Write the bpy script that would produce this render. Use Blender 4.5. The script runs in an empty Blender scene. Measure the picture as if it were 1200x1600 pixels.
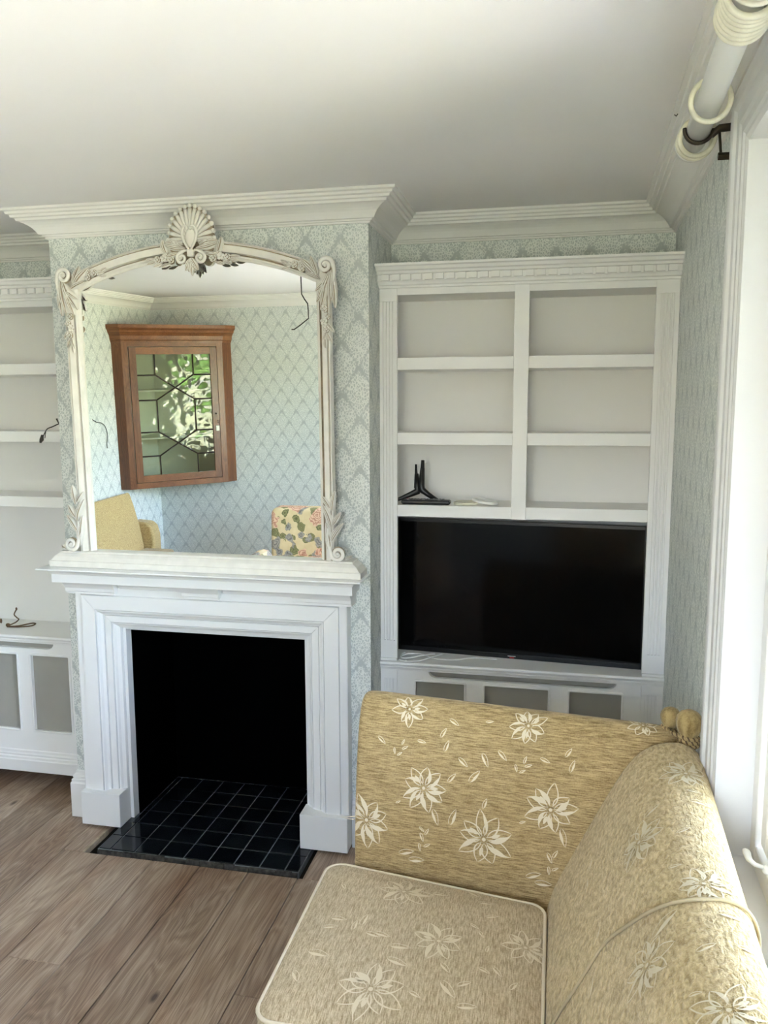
import bpy, bmesh, math, random
from math import sin, cos, pi, radians, sqrt, atan2
from mathutils import Vector, Matrix
from mathutils.bvhtree import BVHTree

sc = bpy.context.scene
COL = sc.collection
random.seed(7)

# ------------------------------------------------------------------ camera
cam_d = bpy.data.cameras.new('camera')
cam = bpy.data.objects.new('camera', cam_d)
COL.objects.link(cam)
cam_d.sensor_fit = 'VERTICAL'
cam_d.sensor_height = 36.0
cam_d.lens = 36.0 * 1263.9 / 1600.0
cam_d.clip_start = 0.02
CR = Vector((0.97826584, 0.20732797, -0.00332553))
CU = Vector((-0.02370473, 0.12775344, 0.99152264))
CF = Vector((-0.20599522, 0.9698939, -0.12989148))
cam.matrix_world = Matrix(((CR.x, CU.x, -CF.x, 1.9751), (CR.y, CU.y, -CF.y, -2.9561), (CR.z, CU.z, -CF.z, 1.746), (0, 0, 0, 1)))
sc.camera = cam

# ------------------------------------------------------------------ world, sun, exposure
w = bpy.data.worlds.new('world'); sc.world = w; w.use_nodes = True
nt = w.node_tree; nt.nodes.clear()
sky = nt.nodes.new('ShaderNodeTexSky'); sky.sky_type = 'NISHITA'; sky.sun_disc = False
sky.sun_elevation = radians(48); sky.sun_rotation = radians(250); sky.air_density = 1.0; sky.dust_density = 2.2; sky.ozone_density = 1.2
bg = nt.nodes.new('ShaderNodeBackground'); bg.inputs[1].default_value = 1.0
ow = nt.nodes.new('ShaderNodeOutputWorld')
hz = nt.nodes.new('ShaderNodeMix'); hz.data_type = 'RGBA'; hz.inputs[0].default_value = .62; hz.inputs[7].default_value = (.66, .62, .565, 1)   # thin bright cloud over the blue
nt.links.new(sky.outputs[0], hz.inputs[6]); nt.links.new(hz.outputs[2], bg.inputs[0]); nt.links.new(bg.outputs[0], ow.inputs[0])
sd = bpy.data.lights.new('sun', 'SUN'); sd.energy = 13.0; sd.angle = radians(1.5); sd.color = (1, .975, .965)
so = bpy.data.objects.new('sun', sd); COL.objects.link(so)
so.rotation_euler = (radians(12), radians(-42), 0)      # shines from behind the house on to the garden
pd = bpy.data.lights.new('window_daylight', 'AREA'); pd.shape = 'RECTANGLE'; pd.size = 2.7; pd.size_y = 1.65
pd.cycles.is_portal = True
po = bpy.data.objects.new('window_daylight', pd); COL.objects.link(po)
po.location = (2.40, -2.41, 1.5); po.rotation_euler = (radians(90), 0, radians(90)); 
pd2 = pd.copy(); pd2.size = .8; pd2.size_y = 1.1
po2 = bpy.data.objects.new('added_window_daylight', pd2); COL.objects.link(po2)  # portal for the window added behind the camera
po2.location = (1.55, -4.02, 1.6); po2.rotation_euler = (radians(90), 0, 0)
sc.view_settings.view_transform = 'Standard'; sc.view_settings.look = 'None'
sc.view_settings.exposure = 4.05; sc.view_settings.gamma = 1.0; sc.view_settings.use_curve_mapping = False
sc.cycles.use_denoising = True
sc.cycles.max_bounces = 12; sc.cycles.diffuse_bounces = 8; sc.cycles.glossy_bounces = 6; sc.cycles.transparent_max_bounces = 12
sc.cycles.caustics_reflective = True

# ------------------------------------------------------------------ materials
def mat(name, col, rough=.5, spec=.5, metal=0., noise=0., nscale=8., bump=0., bscale=60., stretch=None):
    m = bpy.data.materials.new(name); m.use_nodes = True
    n = m.node_tree.nodes; l = m.node_tree.links; b = n['Principled BSDF']
    b.inputs['Base Color'].default_value = (*col, 1); b.inputs['Roughness'].default_value = rough
    b.inputs['Metallic'].default_value = metal; b.inputs['Specular IOR Level'].default_value = spec
    tc = n.new('ShaderNodeTexCoord'); mp = n.new('ShaderNodeMapping'); l.new(tc.outputs['Object'], mp.inputs[0])
    if stretch: mp.inputs['Scale'].default_value = stretch
    if noise:
        t = n.new('ShaderNodeTexNoise'); t.inputs['Scale'].default_value = nscale; t.inputs['Detail'].default_value = 4
        l.new(mp.outputs[0], t.inputs['Vector'])
        r = n.new('ShaderNodeMapRange'); r.inputs[1].default_value = .3; r.inputs[2].default_value = .7
        r.inputs[3].default_value = 1 - noise; r.inputs[4].default_value = 1 + noise; l.new(t.outputs[0], r.inputs[0])
        mx = n.new('ShaderNodeMix'); mx.data_type = 'RGBA'; mx.blend_type = 'MULTIPLY'; mx.inputs[0].default_value = 1
        mx.inputs[6].default_value = (*col, 1); l.new(r.outputs[0], mx.inputs[7]); l.new(mx.outputs[2], b.inputs['Base Color'])
    if bump:
        t2 = n.new('ShaderNodeTexNoise'); t2.inputs['Scale'].default_value = bscale; t2.inputs['Detail'].default_value = 3
        l.new(mp.outputs[0], t2.inputs['Vector'])
        bp = n.new('ShaderNodeBump'); bp.inputs['Strength'].default_value = bump; bp.inputs['Distance'].default_value = .002
        l.new(t2.outputs[0], bp.inputs['Height']); l.new(bp.outputs[0], b.inputs['Normal'])
    return m

def node_math(n, l, op, a, b=None, c=None):
    q = n.new('ShaderNodeMath'); q.operation = op
    for i, v in enumerate((a, b, c)):
        if v is None: continue
        if isinstance(v, (int, float)): q.inputs[i].default_value = v
        else: l.new(v, q.inputs[i])
    return q.outputs[0]

def wallpaper():
    m = bpy.data.materials.new('damask_wallpaper'); m.use_nodes = True
    n = m.node_tree.nodes; l = m.node_tree.links; b = n['Principled BSDF']; b.inputs['Roughness'].default_value = .55
    b.inputs['Specular IOR Level'].default_value = .3
    g = n.new('ShaderNodeNewGeometry'); s = n.new('ShaderNodeSeparateXYZ'); l.new(g.outputs['Position'], s.inputs[0])
    M = lambda *a: node_math(n, l, *a)
    u = M('ADD', s.outputs[0], s.outputs[1]); v = s.outputs[2]
    nz = n.new('ShaderNodeTexNoise'); nz.inputs['Scale'].default_value = 120; nz.inputs['Detail'].default_value = 2
    l.new(g.outputs['Position'], nz.inputs['Vector'])
    P_, Q_ = .132, .188
    def motif(du, dv):
        x = M('ABSOLUTE', M('SUBTRACT', M('FRACT', M('MULTIPLY', M('ADD', u, du), 1 / P_)), .5))           # 0 at the axis, .5 between columns
        y = M('SUBTRACT', M('FRACT', M('MULTIPLY', M('ADD', v, dv), 1 / Q_)), .60)
        yy = M('ABSOLUTE', M('ADD', M('MULTIPLY', M('MAXIMUM', y, 0.), 1 / .42), M('MULTIPLY', M('MINIMUM', y, 0.), 1 / .60)))
        return M('ADD', M('POWER', M('MULTIPLY', x, 1 / .49), 1.15), M('POWER', yy, 1.15))
    d = M('MINIMUM', motif(.0, .0), motif(P_ / 2, Q_ / 2))
    cell = n.new('ShaderNodeMapRange'); cell.interpolation_type = 'SMOOTHSTEP'
    cell.inputs[1].default_value = .93; cell.inputs[2].default_value = .75
    l.new(M('ADD', d, M('MULTIPLY', M('SUBTRACT', nz.outputs[0], .5), .6)), cell.inputs[0])
    # branching coral lines in each ogee
    vo = n.new('ShaderNodeTexVoronoi'); vo.feature = 'DISTANCE_TO_EDGE'; vo.inputs['Scale'].default_value = 135
    mp = n.new('ShaderNodeMapping'); mp.inputs['Scale'].default_value = (1, 1, .62)
    l.new(g.outputs['Position'], mp.inputs[0]); l.new(mp.outputs[0], vo.inputs['Vector'])
    br = n.new('ShaderNodeMapRange'); br.inputs[1].default_value = .08; br.inputs[2].default_value = .17
    br.inputs[3].default_value = 1; br.inputs[4].default_value = .12; l.new(vo.outputs['Distance'], br.inputs[0])
    k = M('MULTIPLY', cell.outputs[0], br.outputs[0])
    base = n.new('ShaderNodeMix'); base.data_type = 'RGBA'
    base.inputs[6].default_value = (.485, .52, .515, 1); base.inputs[7].default_value = (.505, .54, .53, 1)
    l.new(cell.outputs[0], base.inputs[0])
    mx = n.new('ShaderNodeMix'); mx.data_type = 'RGBA'; mx.inputs[7].default_value = (.80, .82, .79, 1)
    l.new(base.outputs[2], mx.inputs[6]); l.new(k, mx.inputs[0]); l.new(mx.outputs[2], b.inputs['Base Color'])
    bp = n.new('ShaderNodeBump'); bp.inputs['Strength'].default_value = .25; bp.inputs['Distance'].default_value = .001
    l.new(k, bp.inputs['Height']); l.new(bp.outputs[0], b.inputs['Normal'])
    return m

def wood(name, c1, c2, c3, scale=1., rough=.45, along='Y', knots=True, rnd=True):
    m = bpy.data.materials.new(name); m.use_nodes = True
    n = m.node_tree.nodes; l = m.node_tree.links; b = n['Principled BSDF']
    g = n.new('ShaderNodeNewGeometry'); oi = n.new('ShaderNodeObjectInfo')
    mp = n.new('ShaderNodeMapping'); l.new(g.outputs['Position'], mp.inputs[0])
    st = {'Y': (7, .9, 7), 'X': (.9, 7, 7), 'Z': (7, 7, .9)}[along]
    mp.inputs['Scale'].default_value = tuple(q * scale for q in st)
    if rnd:
        cb = n.new('ShaderNodeCombineXYZ')
        for i, kk in enumerate((37., 91., 53.)):
            l.new(node_math(n, l, 'MULTIPLY', oi.outputs['Random'], kk), cb.inputs[i])
        l.new(cb.outputs[0], mp.inputs['Location'])
    no = n.new('ShaderNodeTexNoise'); no.inputs['Scale'].default_value = 1.1; no.inputs['Detail'].default_value = 3; no.inputs['Distortion'].default_value = .6
    l.new(mp.outputs[0], no.inputs['Vector'])
    rings = node_math(n, l, 'FRACT', node_math(n, l, 'MULTIPLY', no.outputs[0], 17.))
    rr = node_math(n, l, 'ABSOLUTE', node_math(n, l, 'SUBTRACT', rings, .5))
    n2 = n.new('ShaderNodeTexNoise'); n2.inputs['Scale'].default_value = 14; n2.inputs['Detail'].default_value = 5; n2.inputs['Roughness'].default_value = .7
    mp2 = n.new('ShaderNodeMapping'); mp2.inputs['Scale'].default_value = {'Y': (4, .12, 4), 'X': (.12, 4, 4), 'Z': (4, 4, .12)}[along]
    l.new(mp.outputs[0], mp2.inputs[0]); l.new(mp2.outputs[0], n2.inputs['Vector'])
    cr = n.new('ShaderNodeValToRGB'); e = cr.color_ramp.elements
    e[0].position = .12; e[0].color = (*c1, 1); e[1].position = .88; e[1].color = (*c3, 1)
    e.new(.5).color = (*c2, 1)
    s = node_math(n, l, 'ADD', node_math(n, l, 'MULTIPLY', rr, .36), node_math(n, l, 'MULTIPLY', n2.outputs[0], .95))
    n3 = n.new('ShaderNodeTexNoise'); n3.inputs['Scale'].default_value = .9; n3.inputs['Detail'].default_value = 2
    mp3 = n.new('ShaderNodeMapping'); mp3.inputs['Scale'].default_value = (.5, 1.2, .5); l.new(mp.outputs[0], mp3.inputs[0]); l.new(mp3.outputs[0], n3.inputs['Vector'])
    s = node_math(n, l, 'ADD', s, node_math(n, l, 'MULTIPLY', node_math(n, l, 'SUBTRACT', n3.outputs[0], .5), .55))
    if rnd: s = node_math(n, l, 'ADD', s, node_math(n, l, 'MULTIPLY', node_math(n, l, 'SUBTRACT', oi.outputs['Random'], .5), .12))
    l.new(s, cr.inputs[0]); l.new(cr.outputs[0], b.inputs['Base Color'])
    if along == 'Y':      # reddish stains and dark knots in the boards
        st_ = n.new('ShaderNodeTexNoise'); st_.inputs['Scale'].default_value = 2.6; st_.inputs['Detail'].default_value = 4
        ms = n.new('ShaderNodeMapping'); ms.inputs['Scale'].default_value = (1.6, .6, 1); l.new(g.outputs['Position'], ms.inputs[0]); l.new(ms.outputs[0], st_.inputs['Vector'])
        r1 = n.new('ShaderNodeMapRange'); r1.inputs[1].default_value = .50; r1.inputs[2].default_value = .72; r1.inputs[4].default_value = .75; l.new(st_.outputs[0], r1.inputs[0])
        m1 = n.new('ShaderNodeMix'); m1.data_type = 'RGBA'; m1.blend_type = 'MULTIPLY'; m1.inputs[7].default_value = (.62, .44, .33, 1)
        l.new(r1.outputs[0], m1.inputs[0]); l.new(cr.outputs[0], m1.inputs[6])
        vk = n.new('ShaderNodeTexVoronoi'); vk.inputs['Scale'].default_value = 3.2; mk_ = n.new('ShaderNodeMapping'); mk_.inputs['Scale'].default_value = (1.6, .7, 1)
        l.new(g.outputs['Position'], mk_.inputs[0]); l.new(mk_.outputs[0], vk.inputs['Vector'])
        r2 = n.new('ShaderNodeMapRange'); r2.inputs[1].default_value = .025; r2.inputs[2].default_value = .075; r2.inputs[3].default_value = .9; r2.inputs[4].default_value = 0; l.new(vk.outputs['Distance'], r2.inputs[0])
        m2 = n.new('ShaderNodeMix'); m2.data_type = 'RGBA'; m2.inputs[7].default_value = (.06, .03, .02, 1); l.new(r2.outputs[0], m2.inputs[0]); l.new(m1.outputs[2], m2.inputs[6])
        l.new(m2.outputs[2], b.inputs['Base Color'])
    b.inputs['Roughness'].default_value = rough
    bp = n.new('ShaderNodeBump'); bp.inputs['Strength'].default_value = .3; bp.inputs['Distance'].default_value = .001
    l.new(n2.outputs[0], bp.inputs['Height']); l.new(bp.outputs[0], b.inputs['Normal'])
    return m

def chenille(name, cdark, clight, stretch, bumpd=.0016, sheen=.3):
    m = bpy.data.materials.new(name); m.use_nodes = True
    n = m.node_tree.nodes; l = m.node_tree.links; b = n['Principled BSDF']
    g = n.new('ShaderNodeNewGeometry')
    mp = n.new('ShaderNodeMapping'); mp.inputs['Scale'].default_value = stretch; l.new(g.outputs['Position'], mp.inputs[0])
    t = n.new('ShaderNodeTexNoise'); t.inputs['Scale'].default_value = 1; t.inputs['Detail'].default_value = 3; t.inputs['Distortion'].default_value = .4
    l.new(mp.outputs[0], t.inputs['Vector'])
    t2 = n.new('ShaderNodeTexNoise'); t2.inputs['Scale'].default_value = 260; t2.inputs['Detail'].default_value = 2; l.new(g.outputs['Position'], t2.inputs['Vector'])
    h = node_math(n, l, 'ADD', t.outputs[0], node_math(n, l, 'MULTIPLY', t2.outputs[0], .35))
    cr = n.new('ShaderNodeValToRGB'); e = cr.color_ramp.elements; e[0].position = .48; e[0].color = (*cdark, 1); e[1].position = .86; e[1].color = (*clight, 1)
    l.new(h, cr.inputs[0]); l.new(cr.outputs[0], b.inputs['Base Color'])
    b.inputs['Roughness'].default_value = .85; b.inputs['Specular IOR Level'].default_value = .2
    b.inputs['Sheen Weight'].default_value = sheen; b.inputs['Sheen Tint'].default_value = (1, .93, .78, 1)
    bp = n.new('ShaderNodeBump'); bp.inputs['Strength'].default_value = .9; bp.inputs['Distance'].default_value = bumpd
    l.new(h, bp.inputs['Height']); l.new(bp.outputs[0], b.inputs['Normal'])
    return m

def floral():
    m = bpy.data.materials.new('floral_print_fabric'); m.use_nodes = True
    n = m.node_tree.nodes; l = m.node_tree.links; b = n['Principled BSDF']; b.inputs['Roughness'].default_value = .85
    g = n.new('ShaderNodeNewGeometry'); M = lambda *a: node_math(n, l, *a)
    def vor(sc_, off):
        mp = n.new('ShaderNodeMapping'); mp.inputs['Location'].default_value = off; l.new(g.outputs['Position'], mp.inputs[0])
        v = n.new('ShaderNodeTexVoronoi'); v.inputs['Scale'].default_value = sc_; l.new(mp.outputs[0], v.inputs['Vector']); return v
    ns = n.new('ShaderNodeTexNoise'); ns.inputs['Scale'].default_value = 14; ns.inputs['Detail'].default_value = 3; l.new(g.outputs['Position'], ns.inputs['Vector'])
    cur = n.new('ShaderNodeMix'); cur.data_type = 'RGBA'; l.new(ns.outputs[0], cur.inputs[0])
    cur.inputs[6].default_value = (.66, .48, .24, 1); cur.inputs[7].default_value = (.90, .76, .48, 1)
    cur = cur.outputs[2]
    for sc_, off, thr, ca, cb_, dens in ((13, (1, 2, 3), .48, (.14, .14, .06), (.34, .31, .14), .35), (9, (5, 1, 0), .42, (.17, .15, .14), (.45, .40, .34), .5), (6.5, (0, 7, 2), .50, (.50, .20, .13), (.90, .60, .42), .35)):
        v = vor(sc_, off)
        dd = M('ADD', v.outputs['Distance'], M('MULTIPLY', M('SUBTRACT', ns.outputs[0], .5), .95))
        inside = M('LESS_THAN', dd, thr)
        sep = n.new('ShaderNodeSeparateColor'); l.new(v.outputs['Color'], sep.inputs[0])
        on = M('MULTIPLY', inside, M('GREATER_THAN', sep.outputs[0], dens))
        pet = n.new('ShaderNodeMix'); pet.data_type = 'RGBA'; pet.inputs[6].default_value = (*ca, 1); pet.inputs[7].default_value = (*cb_, 1)
        l.new(M('ABSOLUTE', M('SINE', M('MULTIPLY', dd, 22))), pet.inputs[0])
        mx = n.new('ShaderNodeMix'); mx.data_type = 'RGBA'; l.new(on, mx.inputs[0]); l.new(cur, mx.inputs[6]); l.new(pet.outputs[2], mx.inputs[7])
        cur = mx.outputs[2]
    l.new(cur, b.inputs['Base Color'])
    return m

def glass(name, tint=(1, 1, 1), wav=0.):
    m = bpy.data.materials.new(name); m.use_nodes = True
    n = m.node_tree.nodes; l = m.node_tree.links; n.remove(n['Principled BSDF'])
    t = n.new('ShaderNodeBsdfTransparent'); t.inputs[0].default_value = (*tint, 1)
    gl = n.new('ShaderNodeBsdfGlossy'); gl.inputs['Roughness'].default_value = .0
    f = n.new('ShaderNodeFresnel'); f.inputs[0].default_value = 1.52
    mx = n.new('ShaderNodeMixShader'); l.new(f.outputs[0], mx.inputs[0]); l.new(t.outputs[0], mx.inputs[1]); l.new(gl.outputs[0], mx.inputs[2])
    if wav:
        g = n.new('ShaderNodeNewGeometry'); no = n.new('ShaderNodeTexNoise'); no.inputs['Scale'].default_value = 9; no.inputs['Detail'].default_value = 1
        l.new(g.outputs['Position'], no.inputs['Vector']); bp = n.new('ShaderNodeBump'); bp.inputs['Strength'].default_value = wav; bp.inputs['Distance'].default_value = .02
        l.new(no.outputs[0], bp.inputs['Height']); l.new(bp.outputs[0], gl.inputs['Normal']); l.new(bp.outputs[0], f.inputs['Normal'])
    l.new(mx.outputs[0], n['Material Output'].inputs[0])
    return m

M_WALL = wallpaper()
M_CEIL = mat('ceiling_paint', (.83, .81, .815), .9, .2, noise=.015, nscale=2)
M_CORN = mat('cornice_paint', (.82, .80, .78), .6, .4)
M_WHITE = mat('white_gloss_paint', (.74, .74, .745), .32, .5, bump=.05, bscale=25)
M_SHELF = mat('shelf_paint', (.82, .81, .80), .45, .4)
M_NICHE = mat('shelf_back_paint', (.80, .785, .765), .7, .3)
M_MANTEL = mat('mantelpiece_paint', (.82, .82, .825), .28, .5, bump=.06, bscale=18)
M_FRAME = mat('antique_cream_paint', (.78, .75, .70), .42, .45, noise=.05, nscale=26, bump=.3, bscale=45)
M_PATINA = mat('brown_glaze_in_grooves', (.36, .29, .21), .6, .3, noise=.2, nscale=40)
M_MIRROR = mat('mirror_silver', (.93, .95, .93), 0., .5, 1.)
M_BLACK = mat('soot_black', (.0012, .0012, .0012), 1., .0)
M_TILE = mat('black_glazed_tile', (.006, .008, .010), .12, .5, noise=.5, nscale=9, bump=.05, bscale=20)
M_GROUT = mat('grey_grout', (.17, .18, .19), .9, .1, noise=.3, nscale=40)
M_MORTAR = mat('broken_mortar', (.065, .058, .052), .95, .1, noise=.5, nscale=60, bump=1, bscale=60)
M_FLOOR = wood('oak_planks', (.085, .050, .033), (.295, .205, .145), (.60, .475, .365), 1., .38)
M_FBASE = mat('floor_gap', (.02, .015, .01), .9, .1)
M_PALEWOOD = mat('pale_cut_wood', (.42, .34, .25), .8, .2, noise=.2, nscale=40)
M_MAHOG = wood('mahogany', (.035, .012, .006), (.13, .045, .018), (.27, .11, .042), 1.6, .3, 'Z', rnd=True)
M_MAHOGX = wood('mahogany_rail', (.045, .016, .008), (.16, .055, .02), (.30, .12, .045), 1.6, .3, 'X', rnd=True)
M_BARS = mat('dark_glazing_bar', (.030, .014, .008), .4)
M_CABIN = mat('cabinet_inside_paint', (.62, .64, .50), .7)
M_PANE = glass('old_wavy_glass', (.97, .98, .95), .35)
M_GLASS = glass('window_glass')
M_PVC = mat('window_frame_paint', (.80, .79, .77), .3, .5)
M_TVB = mat('television_plastic', (.006, .006, .007), .25, .5)
M_SCREEN = mat('television_screen', (.0015, .0015, .0015), .12, .22)
M_RED = mat('red_mark', (.5, .03, .03), .5)
M_GREYM = mat('grey_mark', (.35, .35, .35), .5)
M_PLAST = mat('black_plastic', (.008, .008, .009), .35, .5)
M_BUTTON = mat('grey_rubber_button', (.10, .10, .11), .6)
M_CABLE = mat('white_cable', (.82, .82, .80), .45)
M_WIRE = mat('dark_wire', (.02, .016, .012), .6)
M_COPPER = mat('tape_brown', (.22, .10, .06), .6)
M_TWIG = mat('brown_cord', (.12, .068, .032), .75, noise=.3, nscale=80)
M_POLE = mat('pole_white', (.82, .81, .78), .3, .5)
M_RING = mat('cream_ring_paint', (.74, .71, .58), .5, .4, noise=.18, nscale=30)
M_BRONZE = mat('bronze_bracket', (.075, .060, .045), .35, .5, .8)
M_ARM = chenille('gold_chenille_arm', (.20, .125, .045), (.52, .37, .18), (28, 110, 420))
M_CUSH = chenille('gold_chenille_cushion', (.28, .20, .105), (.62, .50, .33), (430, 45, 110))
M_BACK = chenille('gold_chenille_back', (.30, .205, .080), (.60, .46, .24), (150, 70, 70), .005)
M_PIPE = mat('cream_piping', (.66, .57, .42), .8, .2, bump=.5, bscale=200)
M_EMB = mat('cream_embroidery', (.70, .60, .43), .8, .2, bump=.4, bscale=300)
M_EMB2 = mat('tonal_embroidery', (.64, .555, .385), .8, .2, bump=.4, bscale=300)
M_KNOB = chenille('gold_satin_knob', (.18, .11, .035), (.42, .30, .13), (60, 60, 15), .0006)
M_ROPE = mat('gold_twisted_rope', (.40, .28, .13), .6, .3, bump=.6, bscale=250)
M_ROPED = mat('dark_rope_strand', (.13, .075, .03), .7)
M_TAN = chenille('tan_armchair_fabric', (.34, .22, .08), (.66, .50, .25), (60, 110, 300), .001)
M_SEAM = mat('seam_cord', (.40, .32, .19), .85, .2, bump=.4, bscale=200)
M_FLORAL = floral()
M_DARKWOOD = mat('dark_leg_wood', (.04, .02, .012), .4)
M_LAWN = mat('lawn_grass', (.20, .205, .125), .9, .1, noise=.4, nscale=2)
M_BOUNCE = mat('bounce_paving', (.60, .59, .60), .85, .2, noise=.15, nscale=3)  # pale tone chosen to throw daylight up into the room
M_LEAF = mat('garden_leaves', (.06, .12, .025), .8, .2, noise=.6, nscale=5, bump=1, bscale=6)

# ------------------------------------------------------------------ mesh builder
class MB:
    def __init__(s): s.v = []; s.f = []; s.sm = []; s.mi = {}; s.cur = 0
    def add(s, vs, fs, smooth=False):
        k = len(s.v); s.v += [tuple(p) for p in vs]; s.f += [tuple(k + i for i in f) for f in fs]; s.sm += [smooth] * len(fs)
        if s.cur:
            for q_ in range(len(s.f) - len(fs), len(s.f)): s.mi[q_] = s.cur
        return s
    def box(s, x0, x1, y0, y1, z0, z1):
        v = [(x, y, z) for z in (z0, z1) for y in (y0, y1) for x in (x0, x1)]
        return s.add(v, [(0, 2, 3, 1), (4, 5, 7, 6), (0, 1, 5, 4), (1, 3, 7, 5), (3, 2, 6, 7), (2, 0, 4, 6)])
    def hexa(s, a, b):  # a: 4 pts bottom ring, b: 4 pts top ring
        return s.add(list(a) + list(b), [(3, 2, 1, 0), (4, 5, 6, 7), (0, 1, 5, 4), (1, 2, 6, 5), (2, 3, 7, 6), (3, 0, 4, 7)])
    def prism(s, pts, fn, d0, d1, smooth=False):  # polygon (ccw) extruded; fn(u,v,d)->xyz
        n = len(pts); v = [fn(u, w_, d0) for u, w_ in pts] + [fn(u, w_, d1) for u, w_ in pts]
        f = [tuple(range(n))[::-1], tuple(range(n, 2 * n))] + [(i, (i + 1) % n, n + (i + 1) % n, n + i) for i in range(n)]
        return s.add(v, f, smooth)
    def loft(s, loops, closed=True, cap=True, smooth=True, ring=False):
        n = len(loops[0]); v = [p for lp in loops for p in lp]; f = []
        m = len(loops)
        for i in range(m if ring else m - 1):
            j = (i + 1) % m
            for k in range(n if closed else n - 1):
                q = (k + 1) % n
                f.append((i * n + k, i * n + q, j * n + q, j * n + k))
        s.add(v, f, smooth)
        if cap and not ring:
            k = len(s.v) - len(v)
            s.f.append(tuple(k + i for i in range(n))[::-1]); s.sm.append(False)
            s.f.append(tuple(k + (m - 1) * n + i for i in range(n))); s.sm.append(False)
        return s
    def tube(s, pts, r, n=8, cap=True, flat=1., closed=False, up=None):
        pts = [Vector(p) for p in pts]; m = len(pts)
        if not hasattr(r, '__len__'): r = [r] * m
        loops = []; prev = None
        for i, p in enumerate(pts):
            if closed: t = pts[(i + 1) % m] - pts[i - 1]
            else: t = pts[min(i + 1, m - 1)] - pts[max(i - 1, 0)]
            t.normalize()
            if up is not None: a = Vector(up) - t * t.dot(Vector(up))
            elif prev is None:
                a = Vector((0, 0, 1)) if abs(t.z) < .9 else Vector((1, 0, 0)); a = a - t * a.dot(t)
            else: a = prev - t * prev.dot(t)
            if a.length < 1e-6: a = t.orthogonal()
            a.normalize(); prev = a; b = t.cross(a)
            loops.append([p + a * (r[i] * flat * cos(2 * pi * k / n)) + b * (r[i] * sin(2 * pi * k / n)) for k in range(n)])
        return s.loft(loops, True, cap, True, ring=closed)
    def lathe(s, prof, c, n=20, axis='Z', mod=None, cap=True):
        loops = []
        for j, (r, h) in enumerate(prof):
            lp = []
            for k in range(n):
                a = 2 * pi * k / n; rr = r * (mod(a, j / (len(prof) - 1)) if mod else 1)
                x, y = rr * cos(a), rr * sin(a)
                p = {'Z': (x, y, h), 'Y': (x, h, -y), 'X': (h, x, y)}[axis]
                lp.append((c[0] + p[0], c[1] + p[1], c[2] + p[2]))
            loops.append(lp)
        return s.loft(loops, True, cap, True)
    def ball(s, c, rx, ry=None, rz=None, n=12, m=8):
        ry = ry or rx; rz = rz or rx
        return s.loft([[(c[0] + rx * sin(pi * (j + .02) / (m + .04)) * cos(2 * pi * k / n), c[1] + ry * sin(pi * (j + .02) / (m + .04)) * sin(2 * pi * k / n), c[2] - rz * cos(pi * (j + .02) / (m + .04))) for k in range(n)] for j in range(m + 1)])
    def xf(s, fn): s.v = [tuple(fn(*p)) for p in s.v]; return s
    def sweep(s, path, prof, closed, fn):
        """mitred sweep: path 2-D (u,v) list, profile (offset to the left of travel, height); fn(u,v,h)->xyz"""
        m = len(path); loops = []
        for i in range(m):
            p = Vector(path[i])
            a = Vector(path[i - 1]) if (closed or i > 0) else None; b = Vector(path[(i + 1) % m]) if (closed or i < m - 1) else None
            d1 = (p - a).normalized() if a is not None else (b - p).normalized(); d2 = (b - p).normalized() if b is not None else d1
            n1 = Vector((-d1.y, d1.x)); n2 = Vector((-d2.y, d2.x)); mm = (n1 + n2); mm = mm / max(mm.dot(n1), .2)
            loops.append([fn(p.x + mm.x * o, p.y + mm.y * o, h) for o, h in prof])
        if closed: return s.loft(loops, True, False, False, ring=True)
        return s.loft(loops, True, True, False)

def props(o, label=None, cat=None, group=None, kind=None):
    if label: o['label'] = label
    if cat: o['category'] = cat
    if group: o['group'] = group
    if kind: o['kind'] = kind
    return o

def obj(name, mb, m, parent=None, bevel=0., local=False, seg=2, **kw):
    me = bpy.data.meshes.new(name)
    vs = mb.v
    if parent is None:
        zs = min(p[2] for p in vs); cx = (min(p[0] for p in vs) + max(p[0] for p in vs)) / 2; cy = (min(p[1] for p in vs) + max(p[1] for p in vs)) / 2
        L = (cx, cy, zs); vs = [(p[0] - cx, p[1] - cy, p[2] - zs) for p in vs]
    me.from_pydata(vs, [], mb.f); me.update()
    bm = bmesh.new(); bm.from_mesh(me); bmesh.ops.recalc_face_normals(bm, faces=bm.faces[:]); bm.to_mesh(me); bm.free()
    for p, s_ in zip(me.polygons, mb.sm): p.use_smooth = s_
    for m_ in (m if isinstance(m, (list, tuple)) else (m,)): me.materials.append(m_)
    for k_, v_ in mb.mi.items(): me.polygons[k_].material_index = v_
    o = bpy.data.objects.new(name, me); COL.objects.link(o)
    if parent is None: o.location = L
    else:
        o.parent = parent
        if parent.parent is None and not local and not parent.get('_local'):
            o.matrix_parent_inverse = parent.matrix_basis.inverted()
    if bevel:
        b = o.modifiers.new('bevel', 'BEVEL'); b.width = bevel; b.segments = seg; b.limit_method = 'ANGLE'; b.angle_limit = radians(35)
    return props(o, **kw)

def thing(name, loc, label, cat, group=None, rot=None, kind=None):
    o = bpy.data.objects.new(name, None); COL.objects.link(o); o.location = loc; o.empty_display_size = .1
    if rot: o.rotation_euler = rot
    return props(o, label, cat, group, kind)

BX = lambda *a: MB().box(*a)
lerp3 = lambda a, b, t: a + (b - a) * t
ID = lambda u, v, d: (u, v, d)

# ------------------------------------------------------------------ room dimensions
XR, YA, YK, ZC = 1.293, .4176, .172, 2.5
XL, YB = -1.667, -3.967
TH = .0318; TN = sqrt(1 + TH * TH)
def WW(s, n, z):           # window wall: s metres from the far corner, n into the room
    return (2.4065 - s * TH / TN - n / TN, YA - s / TN + n * TH / TN, z)
XW0 = 2.4065; XW1 = 2.4065 - (YA - YB) * TH

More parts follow.
